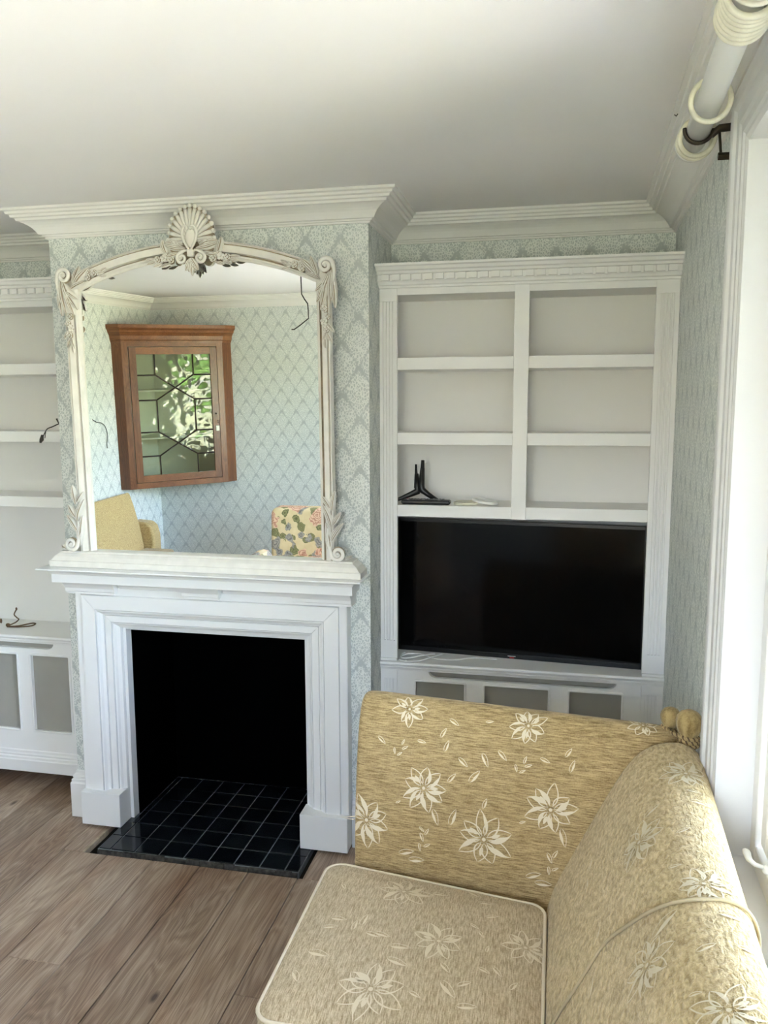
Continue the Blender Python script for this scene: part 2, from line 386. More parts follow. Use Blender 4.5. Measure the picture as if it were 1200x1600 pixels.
# ================================================================== STRUCTURE
floor = obj('floor', BX(XL - .1, 2.6, YB - .1, YA + .1, -.12, -.022), M_FBASE, kind='structure')
def plank(x0, x1, y0, y1, k):
    obj('plank', BX(x0 + .0012, x1 - .0012, y0 + .001, y1 - .001, -.022, random.uniform(-.0012, .0)), M_FLOOR, floor, .0016, seg=1)
xs = [.288 + .1955 * k for k in range(-10, 12)]
HX0, HX1, HY = .19, 1.088, -.268
for i in range(len(xs) - 1):
    a, b = max(xs[i], XL), min(xs[i + 1], 2.42)
    if b - a < .02: continue
    cuts = [YB]; y = YB + random.uniform(.5, 1.9)
    while y < YA - .5: cuts.append(y); y += random.uniform(1.3, 2.1)
    cuts.append(YA)
    for c0, c1 in zip(cuts[:-1], cuts[1:]):
        if b > HX0 and a < HX1 and c1 > HY:
            if c0 < HY: plank(a, b, c0, HY, i)
            if a < HX0: plank(a, HX0, max(c0, HY), c1, i)
            if b > HX1: plank(HX1, b, max(c0, HY), c1, i)
        else: plank(a, b, c0, c1, i)
obj('ceiling', BX(XL - .15, 2.7, YB - .15, YA + .15, ZC, ZC + .15), M_CEIL, kind='structure')
obj('wall_far', BX(XL - .12, 2.56, YA, YA + .12, -.1, ZC), M_WALL, kind='structure')
obj('wall_left', BX(XL - .12, XL, YB - .12, YA, -.1, ZC), M_WALL, kind='structure')
VX0, VX1, VZ0, VZ1 = 1.15, 1.95, 1.05, 2.15
wn = MB(); wn.box(XL, VX0, YB - .12, YB, -.1, ZC); wn.box(VX1, 2.5, YB - .12, YB, -.1, ZC); wn.box(VX0, VX1, YB - .12, YB, -.1, VZ0); wn.box(VX0, VX1, YB - .12, YB, VZ1, ZC)
obj('wall_near', wn, M_WALL, kind='structure')
w2 = thing('window_added', (1.55, YB - .06, VZ0), None, None, kind='structure')  # window added behind the camera, unseen, to light the front-facing surfaces
q = MB(); y0_, y1_ = YB - .11, YB - .05
for a, b, c, d in ((VX0, VX0 + .05, VZ0, VZ1), (VX1 - .05, VX1, VZ0, VZ1), (VX0 + .05, VX1 - .05, VZ0, VZ0 + .05), (VX0 + .05, VX1 - .05, VZ1 - .05, VZ1), (1.53, 1.57, VZ0 + .05, VZ1 - .05)): q.box(a, b, y0_, y1_, c, d)
obj('window_frame', q, M_PVC, w2, .004)
for a, b in ((VX0 + .05, 1.53), (1.57, VX1 - .05)): obj('pane', BX(a - .003, b + .003, YB - .084, YB - .080, VZ0 + .047, VZ1 - .047), M_GLASS, w2)
q = MB(); q.sweep([(VX0, VZ0), (VX0, VZ1), (VX1, VZ1), (VX1, VZ0)], [(0, 0), (0, .02), (.03, .026), (.09, .03), (.095, 0)], True, lambda u, v, h: (u, YB + h, v)); obj('architrave', q, M_WHITE, w2)
ch = MB(); ch.box(0, .235, 0, YA, -.1, ZC); ch.box(1.07, XR, 0, YA, -.1, ZC); ch.box(.235, 1.07, 0, YA, .88, ZC)
obj('wall_chimney', ch, M_WALL, kind='structure')
# window wall with its opening
S0, S1, Z0, Z1 = 1.478, 4.18, .69, 2.30
ww = MB()
for a, b, c, d in ((-.1, S0, -.1, ZC), (S1, 4.55, -.1, ZC), (S0, S1, -.1, Z0), (S0, S1, Z1, ZC)):
    ww.box(a, b, -.15, 0, c, d)
ww.xf(WW); obj('wall_window', ww, M_WALL, kind='structure')
# white lining of the window reveal and the sill board
rv = MB(); rv.box(S0, S0 + .006, -.15, 0, Z0, Z1); rv.box(S1 - .006, S1, -.15, 0, Z0, Z1); rv.box(S0, S1, -.15, 0, Z1 - .006, Z1)
rv.xf(WW); obj('window_reveal', rv, M_WHITE, kind='structure')
sb = MB(); sb.box(S0, S1, -.15, -.001, Z0, Z0 + .02)
sb.xf(WW); obj('window_sill', sb, M_WHITE, bevel=.004, kind='structure')
# architrave
arch = MB(); AP = [(-.006, 0), (-.006, .006), (.004, .010), (.012, .010), (.018, .014), (.036, .014), (.044, .018), (.074, .018), (.082, .024), (.090, .026), (.108, .026), (.114, .020), (.114, 0)]
arch.sweep([(S1, Z0 - .05), (S1, Z1), (S0, Z1), (S0, Z0 - .05)], [(-o, h) for o, h in AP], False, lambda u, v, h: WW(u, h, v))
obj('window_architrave', arch, M_WHITE, kind='structure')
# window: fixed frame, sashes, bars, glass, handle
win = thing('window_1', WW((S0 + S1) / 2, -.1, Z0), None, None, kind='structure')
def wbox(a, b, n0, n1, c, d): return MB().box(a, b, n0, n1, c, d).xf(WW)
fr = MB(); f0, f1 = -.135, -.075
for a, b, c, d in ((S0 + .006, S0 + .056, Z0 + .02, Z1 - .006), (S1 - .056, S1 - .006, Z0 + .02, Z1 - .006), (S0 + .056, S1 - .056, Z0 + .02, Z0 + .075), (S0 + .056, S1 - .056, Z1 - .056, Z1 - .006)):
    fr.box(a, b, f0, f1, c, d)
mids = [lerp3(S0, S1, 1 / 3), lerp3(S0, S1, 2 / 3)]
for mid in mids: fr.box(mid - .03, mid + .03, f0, f1, Z0 + .075, Z1 - .056)
fr.xf(WW)
obj('window_frame', fr, M_PVC, win, .004)
for a, b in ((S0 + .062, mids[0] - .036), (mids[0] + .036, mids[1] - .036), (mids[1] + .036, S1 - .062)):
    sa = MB(); zb, zt = Z0 + .081, Z1 - .062
    for p, q, c, d in ((a, a + .05, zb, zt), (b - .05, b, zb, zt), (a + .05, b - .05, zb, zb + .05), (a + .05, b - .05, zt - .05, zt)):
        sa.box(p, q, -.125, -.085, c, d)
    sa.xf(WW); so_ = obj('sash', sa, M_PVC, win, .006)
    obj('pane', wbox(a + .045, b - .045, -.108, -.103, zb + .045, zt - .045), M_GLASS, so_)
hn = MB(); hn.tube([WW(s, n, z) for s, n, z in ((S0 + .165, -.075, Z0 + .085), (S0 + .165, -.055, Z0 + .09), (S0 + .155, -.045, Z0 + .094), (S0 + .13, -.045, Z0 + .092), (S0 + .10, -.05, Z0 + .083), (S0 + .085, -.055, Z0 + .076))], [.006, .007, .008, .009, .009, .006], 10, flat=.6)
hn.ball(WW(S0 + .165, -.077, Z0 + .082), .010); obj('handle', hn, M_CABLE, win)
# cornice all round the room and the chimney breast
CP = [(0, 0), (.122, 0), (.122, -.009), (.111, -.012), (.109, -.020), (.099, -.023), (.097, -.031), (.086, -.033), (.083, -.041), (.074, -.043), (.064, -.047), (.052, -.054), (.042, -.062), (.034, -.072), (.029, -.080), (.027, -.084), (.018, -.085), (.016, -.090), (.010, -.092), (.008, -.0975), (0, -.0975)]
cn = MB(); loop = [(XL, YB), (XW1, YB), (XW0, YA), (XR, YA), (XR, 0), (0, 0), (0, YA), (XL, YA)]
cn.sweep(loop, CP, True, lambda u, v, h: (u, v, ZC + h - .0005))
obj('cornice', cn, M_CORN, kind='structure')
# baseboards
BP = [(0, 0), (.024, 0), (.024, .150), (.020, .156), (.020, .166), (.014, .170), (.016, .178), (.012, .186), (.007, .190), (.005, .200), (0, .203)]
def base(name, path):
    b = MB(); b.sweep(path, BP, False, lambda u, v, h: (u, v, h + .0005)); return obj(name, b, M_SHELF, kind='structure')
base('baseboard_chimney', [(.066, 0), (0, 0), (0, .165)][::-1][::-1] if False else [(.066, -.0), (0, -.0), (0, .165)])
base('baseboard_chimney_right', [(XR, .165), (XR, 0), (1.218, 0)])
base('baseboard_left', [(XL, YA - .5), (XL, YB), (XW1, YB), WW(1.2, 0, 0)[:2]])

# ================================================================== FIREPLACE
hearth = thing('hearth', (.65, .06, 0), 'black glazed tile hearth running from the floorboards into the fireplace', 'hearth')
obj('bed', MB().box(.232, 1.066, -.245, -.001, -.02, .0065).box(.2365, 1.066, -.001, .394, -.02, .0065), M_GROUT, hearth)
tx = [.2335, .2865, .390, .4935, .5975, .7015, .8055, .909, 1.0105, 1.0655]
ty = [-.2435, -.1405, -.0355, .0705, .177, .2835, .3935]
for j in range(len(ty) - 1):
    for i in range(len(tx) - 1):
        a, b = tx[i], tx[i + 1]
        if ty[j] > -.1 and a < .25: a = .262
        if ty[j] > -.1 and b > 1.04: b = 1.04
        if b - a < .008: continue
        obj('tile', BX(a + .0026, b - .0026, ty[j] + .0026, ty[j + 1] - .0026, .0, .010 + random.uniform(-.0004, .0004)), M_TILE, hearth, .001, seg=1)
ed = MB(); x = .236
while x < 1.06:
    wd = random.uniform(.03, .11); x2 = min(x + wd, 1.064); q = random.uniform(-.262, -.252); zt = random.uniform(.002, .008)
    ed.hexa([(x, q, -.02), (x2 - .002, q + random.uniform(-.006, .004), -.02), (x2 - .002, -.2445, -.02), (x, -.2445, -.02)], [(x, q + .003, zt), (x2 - .002, q + .004, zt), (x2 - .002, -.2445, zt + .001), (x, -.2445, zt + .001)]); x = x2
obj('mortar_edge', ed, M_MORTAR, hearth)
obj('floor_edging', BX(.178, .1895, -.267, -.095, -.022, .002), M_PALEWOOD, floor, .001)
# firebox lining
fb = thing('firebox', (.65, .2, 0), 'black painted inside of the open fireplace', 'fireplace')
obj('side_lining', BX(.236, .262, .042, .412, .0105, .86), M_BLACK, fb); obj('side_lining', BX(1.04, 1.069, .042, .412, .0105, .86), M_BLACK, fb)
obj('back_lining', BX(.262, 1.04, .3945, .412, .0105, .86), M_BLACK, fb); obj('hood', BX(.237, 1.068, .0, .412, .862, .879), M_BLACK, fb)
# surround
su = thing('fireplace_surround', (.645, -.04, 0), 'white painted wooden fireplace surround with stepped mouldings and shelf', 'fireplace surround')
OX0, OX1, OZ = .068, 1.2145, 1.022
SP = [(0, .001), (0, .056), (.004, .058), (.028, .058), (.029, .0545), (.0315, .0545), (.033, .066), (.090, .066), (.0905, .056), (.0935, .056), (.094, .063), (.099, .062), (.106, .053), (.114, .047), (.116, .047), (.1165, .034), (.1195, .034), (.120, .041), (.146, .041), (.1465, .031), (.149, .031), (.1495, .036), (.155, .034), (.161, .026), (.168, .022), (.174, .019), (.174, .001)]
def surr(pts, name):
    q = MB(); q.sweep(pts, [(-o, h) for o, h in SP], False, lambda u, v, h: (u, -h, v)); return obj(name, q, M_MANTEL, su)
# three members mitred at the corners (hairline joint shows at the left)
def leg_member(x0, sgn):
    q = MB(); loops = []
    for z in ('b', 't'):
        loops.append([(x0 + sgn * o, -h, .03 if z == 'b' else OZ - o - .0007) for o, h in SP])
    q.loft(loops, True, True, False); return obj('upright', q, M_MANTEL, su)
leg_member(OX0, 1); leg_member(OX1, -1)
q = MB(); q.loft([[(OX0 + o + .0007, -h, OZ - o) for o, h in SP], [(OX1 - o - .0007, -h, OZ - o) for o, h in SP]], True, True, False)
obj('lintel', q, M_MANTEL, su)
for a, b in ((OX0 + .174, OX0 + .188), (OX1 - .188, OX1 - .174)):
    obj('jamb_lining', BX(a, b, -.0008, .042, .011, .848), M_MANTEL, fb, .001, label='white painted side of the opening')
obj('jamb_lining', BX(OX0 + .188, OX1 - .188, -.0008, .042, .836, .850), M_MANTEL, fb, .001, label='white painted top of the opening')
obj('plinth_block', BX(.0665, .243, -.090, -.001, 0.011, .154), M_MANTEL, su, .0025)
obj('plinth_block', BX(1.022, 1.1995 + .017, -.090, -.001, 0.011, .154), M_MANTEL, su, .0025)
# bed mould, recessed between three forward blocks
def bedm(x0, x1, k, name):
    q = MB(); pr = [(0, 1.012), (.070 + k, 1.012), (.070 + k, 1.018), (.075 + k, 1.021), (.079 + k, 1.031), (.090 + k, 1.040), (.098 + k, 1.048), (.104 + k, 1.050), (0, 1.050)]
    q.loft([[(x0 + (-(y - .0) * .5 if e < 0 else 0), -y, z) for y, z in pr] if False else [(x0, -y, z) for y, z in pr], [(x1, -y, z) for y, z in pr]], True, True, False)
    return obj(name, q, M_MANTEL, su)
e = 0
bedm(.27, .545, -.014, 'bed_moulding'); bedm(.715, 1.00, -.014, 'bed_moulding')
for x0, x1 in ((.045, .27), (.545, .715), (1.00, 1.238)):
    q = MB(); pr = [(0, .996), (.080, .998), (.080, 1.006), (.086, 1.010), (.088, 1.022), (.096, 1.034), (.106, 1.045), (.116, 1.0505), (0, 1.0505)]
    q.loft([[(x0 + (.012 if x0 > .1 else 0) * (1 - (z - 1.0) / .05), -y, z) for y, z in pr], [(x1 - (.012 if x1 < 1.2 else 0) * (1 - (z - 1.) / .05), -y, z) for y, z in pr]], True, True, False)
    obj('bed_moulding', q, M_MANTEL, su)
# shelf: fascia board, cove, thin top
sh = MB(); path = [(1.252, 0), (1.252, -.122), (.010, -.122), (.010, 0)]
sh.sweep(path, [(0, 1.050), (0, 1.084), (.003, 1.086), (.006, 1.0925), (.012, 1.0975), (.022, 1.1005), (.024, 1.1035), (.040, 1.1045), (.043, 1.1065), (.041, 1.111), (-.06, 1.111), (-.06, 1.050)], False, lambda u, v, h: (u, v, h))
sh.box(.05, 1.21, -.08, -.001, 1.051, 1.1105)
obj('shelf', sh, M_MANTEL, su, .0008)

# ================================================================== BOOKCASES, COUNTERS, BASE CUPBOARDS
def bookcase(x0, x1, label, stile, zsh, ctop):
    t = thing('alcove_bookcase', ((x0 + x1) / 2, .3, ctop), label, 'bookcase')
    zt = 2.2
    obj('back_panel', BX(x0 + .004, x1 - .004, .400, .412, ctop + .001, zt), M_NICHE, t)
    obj('side_panel', BX(x0 + .001, x0 + .010, YK + .02, .400, ctop + .001, zt), M_NICHE, t); obj('side_panel', BX(x1 - .010, x1 - .001, YK + .02, .400, ctop + .001, zt), M_NICHE, t)
    obj('top_panel', BX(x0 + .01, x1 - .01, YK + .02, .400, zt - .03, zt), M_NICHE, t)
    obj('top_rail', BX(x0 + .07, x1 - .07, YK + .003, YK + .022, 2.168, 2.205), M_SHELF, t, .001)
    pw = .070
    for a, b in ((x0 + .001, x0 + pw), (x1 - pw - .012, x1 - .001)):
        p = MB(); fl = [a + .018 + k * .0125 for k in range(4)] if a < x1 - .3 else [a + .022 + k * .0125 for k in range(4)]
        zlo, zhi = ctop + .012, 2.2; f_lo, f_hi = ctop + .085, 2.145
        edges = [a] + [v for c in fl for v in (c - .0038, c + .0038)] + [b]
        p.box(a, b, YK + .008, YK + .022, zlo, zhi); p.box(a, b, YK, YK + .008, zlo, f_lo); p.box(a, b, YK, YK + .008, f_hi, zhi)
        for k in range(0, len(edges), 2): p.box(edges[k], edges[k + 1], YK, YK + .008, f_lo, f_hi)
        obj('pilaster', p, M_SHELF, t, .0008, seg=1)
        obj('plinth', BX(a, b, YK - .006, YK + .02, ctop + .001, ctop + .0115), M_SHELF, t, .002)
    cols = [(x0 + .010, x1 - .010)]
    if stile:
        s0, s1 = stile; obj('centre_stile', BX(s0, s1, YK - .001, YK + .02, 1.309, 2.2), M_SHELF, t, .0015)
        obj('divider', BX((s0 + s1) / 2 - .012, (s0 + s1) / 2 + .012, YK + .02, .399, 1.312, 2.17), M_NICHE, t)
        cols = [(x0 + .010, (s0 + s1) / 2 - .012), ((s0 + s1) / 2 + .012, x1 - .010)]
    for z in zsh:
        for a, b in cols:
            sb_ = MB().box(a + .0005, b - .0005, YK + .0225, .3995, z - .046, z); e0_ = max(a, x0 + .0705) if a < x0 + .1 else (stile[1] + .0005); e1_ = min(b, x1 - pw - .0125) if b > x1 - .1 else (stile[0] - .0005)
            obj('shelf_board', sb_.box(e0_, e1_, YK + .004, YK + .0223, z - .046, z), M_SHELF, t, .0008)
    # crown
    c = MB(); z0 = 2.193
    pr = [(0, z0), (.012, z0), (.014, z0 + .008), (.024, z0 + .010), (.030, z0 + .018), (.036, z0 + .022), (.036, z0 + .046), (.048, z0 + .048), (.052, z0 + .056), (.066, z0 + .059), (.074, z0 + .069), (.086, z0 + .072), (.088, z0 + .080), (0, z0 + .080)]
    c.loft([[(x0 + .0015, YK - y, z) for y, z in pr], [(x1 - .0015, YK - y, z) for y, z in pr]], True, True, False)
    cr = obj('crown', c, M_SHELF, t)
    x = x0 + .018
    while x + .033 < x1 - .002:
        obj('dentil', BX(x, x + .031, YK - .0475, YK - .034, z0 + .0235, z0 + .0457), M_SHELF, cr, .0006, seg=1); x += .0415
    return t
ZS = [1.931, 1.642, 1.357]
bookcase(XR + .001, 2.3985, 'white built-in bookcase above the television with two columns of shelves and a dentil crown', (1.812, 1.867), ZS, .717)
bookcase(XL + .001, -.001, 'white built-in bookcase left of the fireplace with long empty shelves and a dentil crown', None, ZS, .730)

def rounded_rect(x0, x1, z0, z1, r=.012, n=4):
    pts = []
    for cx, cz, a0 in ((x1 - r, z1 - r, 0), (x0 + r, z1 - r, 90), (x0 + r, z0 + r, 180), (x1 - r, z0 + r, 270)):
        for k in range(n + 1):
            a = radians(a0 + 90 * k / n); pts.append((cx + r * cos(a), cz + r * sin(a)))
    return pts
def base_unit(x0, x1, ztop, openings, slot, label, toe, pil):
    t = thing('alcove_cupboard', ((x0 + x1) / 2, .3, 0), label, 'cupboard')
    yf = YK + .001
    # front board with cut openings, built as bmesh holes by strips
    bm = MB(); zb = .088 if toe else .003
    zA, zB = .279, .641
    xsv = [x0 + (.07 if pil else 0)] + [v for o in openings for v in o] + [x1 - (.082 if pil else 0)]
    for k in range(0, len(xsv), 2): bm.box(xsv[k], xsv[k + 1], yf, yf + .02, zA, zB)
    bm.box(xsv[0], xsv[-1], yf, yf + .02, zb, zA)
    sl0, sl1 = slot; zs0, zs1 = ztop - .063, ztop - .036
    bm.box(xsv[0], xsv[-1], yf, yf + .02, zB, zs0)
    # slot ends are curved
    def quarter(xe, sgn):
        pts = [(xe, zs1)]
        for k in range(7):
            a = radians(90 * k / 6); pts.append((xe + sgn * .035 * (1 - cos(a)) - 0, zs1 - (zs1 - zs0) * sin(a)))
        pts.append((xe, zs0))
        return pts
    bm.box(xsv[0], sl0, yf, yf + .02, zs0, zs1); bm.box(sl1, xsv[-1], yf, yf + .02, zs0, zs1)
    for xe, sgn in ((sl0, 1), (sl1, -1)):
        bm.prism(quarter(xe, sgn), lambda u, v, d: (u, d, v), yf, yf + .02)
    bm.box(xsv[0], xsv[-1], yf, yf + .02, zs1, ztop - .0365)
    obj('front_frame', bm, M_SHELF, t, 0)
    for a, b in openings:
        bd = MB(); rr = rounded_rect(a - .004, b + .004, zA - .004, zB + .004)
        bd.sweep(rr, [(0, 0), (.007, 0), (.009, .004), (.005, .006), (0, .004)][::-1], True, lambda u, v, h: (u, yf - h, v))
        obj('bead', bd, M_SHELF, t)
        obj('panel', BX(a - .015, b + .015, yf + .0205, yf + .026, zA - .015, zB + .015), M_GRILLE, t)
    obj('slot_board', BX(sl0 - .02, sl1 + .02, yf + .0205, yf + .026, zs0 - .008, zs1 - .0005), M_GRILLE, t)
    if pil:
        for a, b in ((x0 + .001, x0 + .0695), (x1 - .0815, x1 - .001)):
            p = MB(); fl = [a + .018 + k * .0125 for k in range(4)]; p.box(a, b, yf + .002, yf + .02, .003, ztop - .0365)
            edges = [a] + [v for c in fl for v in (c - .0038, c + .0038)] + [b]
            p.box(a, b, yf - .002, yf + .002, .003, .12); p.box(a, b, yf - .002, yf + .002, ztop - .075, ztop - .0365)
            for k in range(0, len(edges), 2): p.box(edges[k], edges[k + 1], yf - .002, yf + .002, .12, ztop - .075)
            obj('pilaster', p, M_SHELF, t, .0006, seg=1)
    sk = MB(); zo = zb
    sk.loft([[(x, yf - y, z + zo) for y, z in ((0, 0), (.018, 0), (.018, .052), (.014, .056), (.014, .066), (.008, .070), (.010, .078), (.006, .084), (.005, .094), (0, .098))] for x in (x0 + .002, x1 - .002)], True, True, False)
    obj('skirting', sk, M_SHELF, t)
    if toe: obj('plinth', BX(x0 + .002, x1 - .002, .335, .41, .003, .088), M_TOE, t); obj('bottom_board', BX(x0 + .002, x1 - .002, yf + .02, .41, .0885, .1), M_SHELF, t)
    for a in (x0 + .002, x1 - .012): obj('side_panel', BX(a, a + .010, yf + .0265, .41, .101, ztop - .037), M_SHELF, t)
    c = MB(); pr = [(0, ztop - .036), (.004, ztop - .036), (.006, ztop - .028), (.010, ztop - .024), (.010, ztop - .018), (.014, ztop - .015), (.018, ztop - .008), (.016, ztop - .002), (.012, ztop), (-.245, ztop), (-.245, ztop - .036)]
    c.loft([[(x, YK - y, z) for y, z in pr] for x in (x0 + .001, x1 - .001)], True, True, False)
    return c
M_GRILLE = mat('grey_painted_panel', (.36, .345, .31), .75, .2, noise=.05, nscale=5)
M_TOE = mat('dark_toe_board', (.05, .035, .025), .8)
c = base_unit(XR + .001, 2.3985, .717, [(1.436, 1.642), (1.714, 1.972), (2.045, 2.250)], (1.492, 2.225), 'white panelled base cupboard under the television, partly hidden by the sofa', False, True)
obj('countertop', c, M_SHELF, label='white moulded ledge the television stands on', cat='countertop')
ops = []; x = -.128 + .0
ops = [(-.328, -.128)] + [(-.328 - .262 * k - .0, -.328 - .262 * k + .2) for k in range(1, 5)][::1]
ops = sorted([(-.326 - .262 * k, -.128 - .262 * k) for k in range(5)])
c = base_unit(XL + .001, -.001, .730, ops, (-1.45, -.205), 'white panelled base cupboard in the alcove left of the fireplace', True, False)
obj('countertop', c, M_SHELF, label='white moulded ledge with bits of brown cord left of the fireplace', cat='countertop')

# ================================================================== OVERMANTEL MIRROR (local frame: x right, y depth, z up, origin at glass bottom)
mir = thing('overmantel_mirror', (.65, -.06, 1.17), 'large arched cream overmantel mirror with a carved shell crest and roses', 'mirror', rot=(.0249, 0, -.0093))
mir['_local'] = 1
OXm = .65
IX0, IX1, IZC, IZA = -.478, .476, 1.018, 1.120      # glass opening: sides, corner height, apex height
def arc(x, zc, za, x0, x1):
    u = (x - (x0 + x1) / 2) / ((x1 - x0) / 2); return zc + (za - zc) * (1 - u * u) ** .5 if False else zc + (za - zc) * (1 - u * u)
def mobj(name, mb, m=M_FRAME, bevel=0., **k): return obj(name, mb, m, mir, bevel, True, **k)
NA = 28
ip = [(IX0, 0)] + [(IX0 + (IX1 - IX0) * k / NA, arc(IX0 + (IX1 - IX0) * k / NA, IZC, IZA, IX0, IX1)) for k in range(NA + 1)] + [(IX1, 0)]
gl = MB(); gl.prism([(x, z) for x, z in ip], lambda u, v, d: (u, d, v), 0, .004); mobj('mirror_glass', gl, M_MIRROR)
gb = MB(); gb.prism([(-.5, -.02), (.5, -.02), (.5, 1.03), (0, 1.14), (-.5, 1.03)], lambda u, v, d: (u, d, v), .005, .012); mobj('backing', gb, M_DARKWOOD)
FP = [(-.004, .003), (-.004, -.006), (.004, -.010), (.008, -.018), (.014, -.020), (.017, -.010), (.021, -.009), (.025, -.022), (.040, -.027), (.051, -.030), (.053, -.021), (.057, -.022), (.060, -.031), (.0655, -.027), (.066, .010), (0, .010)]
def groove(q):
    n = len(FP)
    for k in range(len(q.f) - 2):
        if k % n in (4, 5, 10): q.mi[k] = 1
def fpath(pts, name, sc_=1.):
    q = MB(); q.sweep(pts, [(o * sc_, h) for o, h in FP], False, lambda u, v, h: (u, h, v)); groove(q); return mobj(name, q, [M_FRAME, M_PATINA])
fpath([(IX0, .004), (IX0, IZC)], 'frame_stile', .76); fpath([(IX1, IZC), (IX1, .004)], 'frame_stile', .76)
q = MB(); pts = ip[1:-1]
q.sweep(pts, [(o * .86, h) for o, h in FP], False, lambda u, v, h: (u, h, v)); groove(q); mobj('frame_arch', q, [M_FRAME, M_PATINA])
# joint blocks at the shoulders
for sx, x in ((-1, IX0), (1, IX1)):
    mobj('corner_block', BX(min(x, x + sx * .048), max(x, x + sx * .048), -.022, .010, IZC - .03, IZC + .040), M_FRAME, .006)
bp_ = MB(); bp_.loft([[(s * (.602 + k), y, z) for s, y, z, k in [] ] for _ in ()] or [[(x, y, z) for x, y, z in ((-.655 + a, -.055 + b, c), (.634 - a, -.055 + b, c), (.634 - a, .045, c), (-.655 + a, .045, c))] for a, b, c in ((0, 0, -.0567), (0, 0, -.034), (.006, .004, -.032), (.018, .012, -.016), (.032, .022, -.006), (.036, .026, -.004), (.036, .026, .003))], True, True, False)
mobj('frame_base', bp_)
# ---- carved ornament helpers (x, z in the frame plane, relief towards -y)
def leafm(mb, x, z, ang, L, W, y0=-.03, h=.012, curl=0., n=8):
    """leaf blade with a raised rim and sunken rib, root at (x,z), pointing at ang (deg)"""
    loops = []; a = radians(ang)
    for i in range(n + 1):
        t = i / n; wv = W * sin(pi * min(t * .93 + .05, 1)) ** .7 * (1 - .15 * t)
        aa = a + curl * t; px = x + L * t * cos(a + curl * t * .5); pz = z + L * t * sin(a + curl * t * .5)
        nx, nz = -sin(aa), cos(aa); hh = h * (.35 + .9 * sin(pi * min(.15 + t * .8, 1)))
        row = []
        for j, (o, k) in enumerate(((-1, 0), (-.78, .9), (-.60, .95), (-.50, .5), (-.40, 1.15), (-.09, 1.15), (0, .55), (.09, 1.15), (.40, 1.15), (.50, .5), (.60, .95), (.78, .9), (1, 0))):
            row.append((px + nx * wv * .5 * o, y0 - hh * 1.35 * k, pz + nz * wv * .5 * o))
        loops.append(row)
    k0 = len(mb.f); mb.loft(loops, False, False, True)
    for q_ in range(k0, len(mb.f)):
        if (q_ - k0) % 12 in (2, 3, 5, 6, 8, 9): mb.mi[q_] = 1
def spiral(mb, x, z, r0, turns, a0, sgn, y0=-.034, th=.008, tail=None):
    mb.cur = 1; mb.ball((x, y0 + .010, z), r0 * .95, .006, r0 * .95, 14, 6); mb.cur = 0
    pts = []; rad = []; n = int(18 * turns)
    for i in range(n + 1):
        t = i / n; a = radians(a0) + sgn * 2 * pi * turns * t; r = r0 * (1 - .80 * t)
        pts.append((x + r * cos(a), y0 - .006 * t, z + r * sin(a))); rad.append(th * (1 - .35 * t))
    if tail: pts = [(p[0], y0, p[1]) for p in tail] + pts; rad = [th * (.45 + .55 * k / len(tail)) for k in range(len(tail))] + rad
    mb.tube(pts, rad, 8); mb.ball((x, y0 - .004, z), r0 * .26, r0 * .3, r0 * .26, 10, 6)
def rose(mb, x, z, r, y0=-.03):
    mb.cur = 1; mb.ball((x, y0, z), r, r * .55, r, 12, 6); mb.cur = 0
    for ring, (rr, k, yy) in enumerate(((r * .80, 5, .45), (r * .42, 3, .75))):
        for i in range(k):
            a0 = 2 * pi * i / k + ring; pts = [(x + rr * cos(a0 + b), y0 - r * yy, z + rr * sin(a0 + b)) for b in [q_ * (2 * pi / k) * .92 / 5 for q_ in range(6)]]
            mb.tube(pts, [r * .08, r * .16, r * .19, r * .19, r * .16, r * .08], 6)
    mb.ball((x, y0 - r * .65, z), r * .2, n=8, m=5)
def blossom(mb, x, z, r, y0=-.03):
    mb.cur = 1; mb.ball((x, y0 - r * .05, z), r * .9, r * .25, r * .9, 10, 5); mb.cur = 0
    for i in range(5):
        a = 2 * pi * i / 5 + .3; mb.ball((x + r * .6 * cos(a), y0 - r * .25, z + r * .6 * sin(a)), r * .42, r * .3, r * .42, 8, 5)
    mb.ball((x, y0 - r * .45, z), r * .2, n=8, m=5)
def orn(name, fn, *a, **k):
    q = MB(); fn(q, *a, **k); return mobj(name, q, [M_FRAME, M_PATINA])
# shell crest
cxm, czm = .010, 1.162
sb_ = MB(); loopo = [(cxm + (.088 + .003 * cos(16 * a)) * cos(a), czm + .022 + (.112 + .003 * cos(16 * a)) * sin(a)) for a in [radians(-20 + 220 * k / 60) for k in range(61)]] + [(cxm - .06, czm - .05), (cxm + .06, czm - .05)]
sb_.prism(loopo[::-1], lambda u, v, d: (u, d, v), -.018, -.030); mobj('shell', sb_, M_PATINA)
for k in range(17):
    a = radians(-14 + 208 * k / 16); L = .092 + .016 * sin(a); q = MB()
    p0 = (cxm + .012 * cos(a), czm + .02 + .01 * sin(a)); p1 = (cxm + .93 * .088 * cos(a), czm + .022 + .93 * .112 * sin(a))
    q.tube([(p0[0] + (p1[0] - p0[0]) * t, -.030 - .008 * sin(pi * (t * .9 + .08)), p0[1] + (p1[1] - p0[1]) * t) for t in (0, .2, .4, .6, .8, 1.)], [.0022, .0036, .0052, .0068, .0080, .0070], 8)
    mobj('shell_rib', q)
    q = MB(); q.ball((cxm + 1.02 * .088 * cos(a), -.032, czm + .022 + 1.02 * .112 * sin(a)), .0088, .007, .0088, 10, 6); mobj('shell_lobe', q)
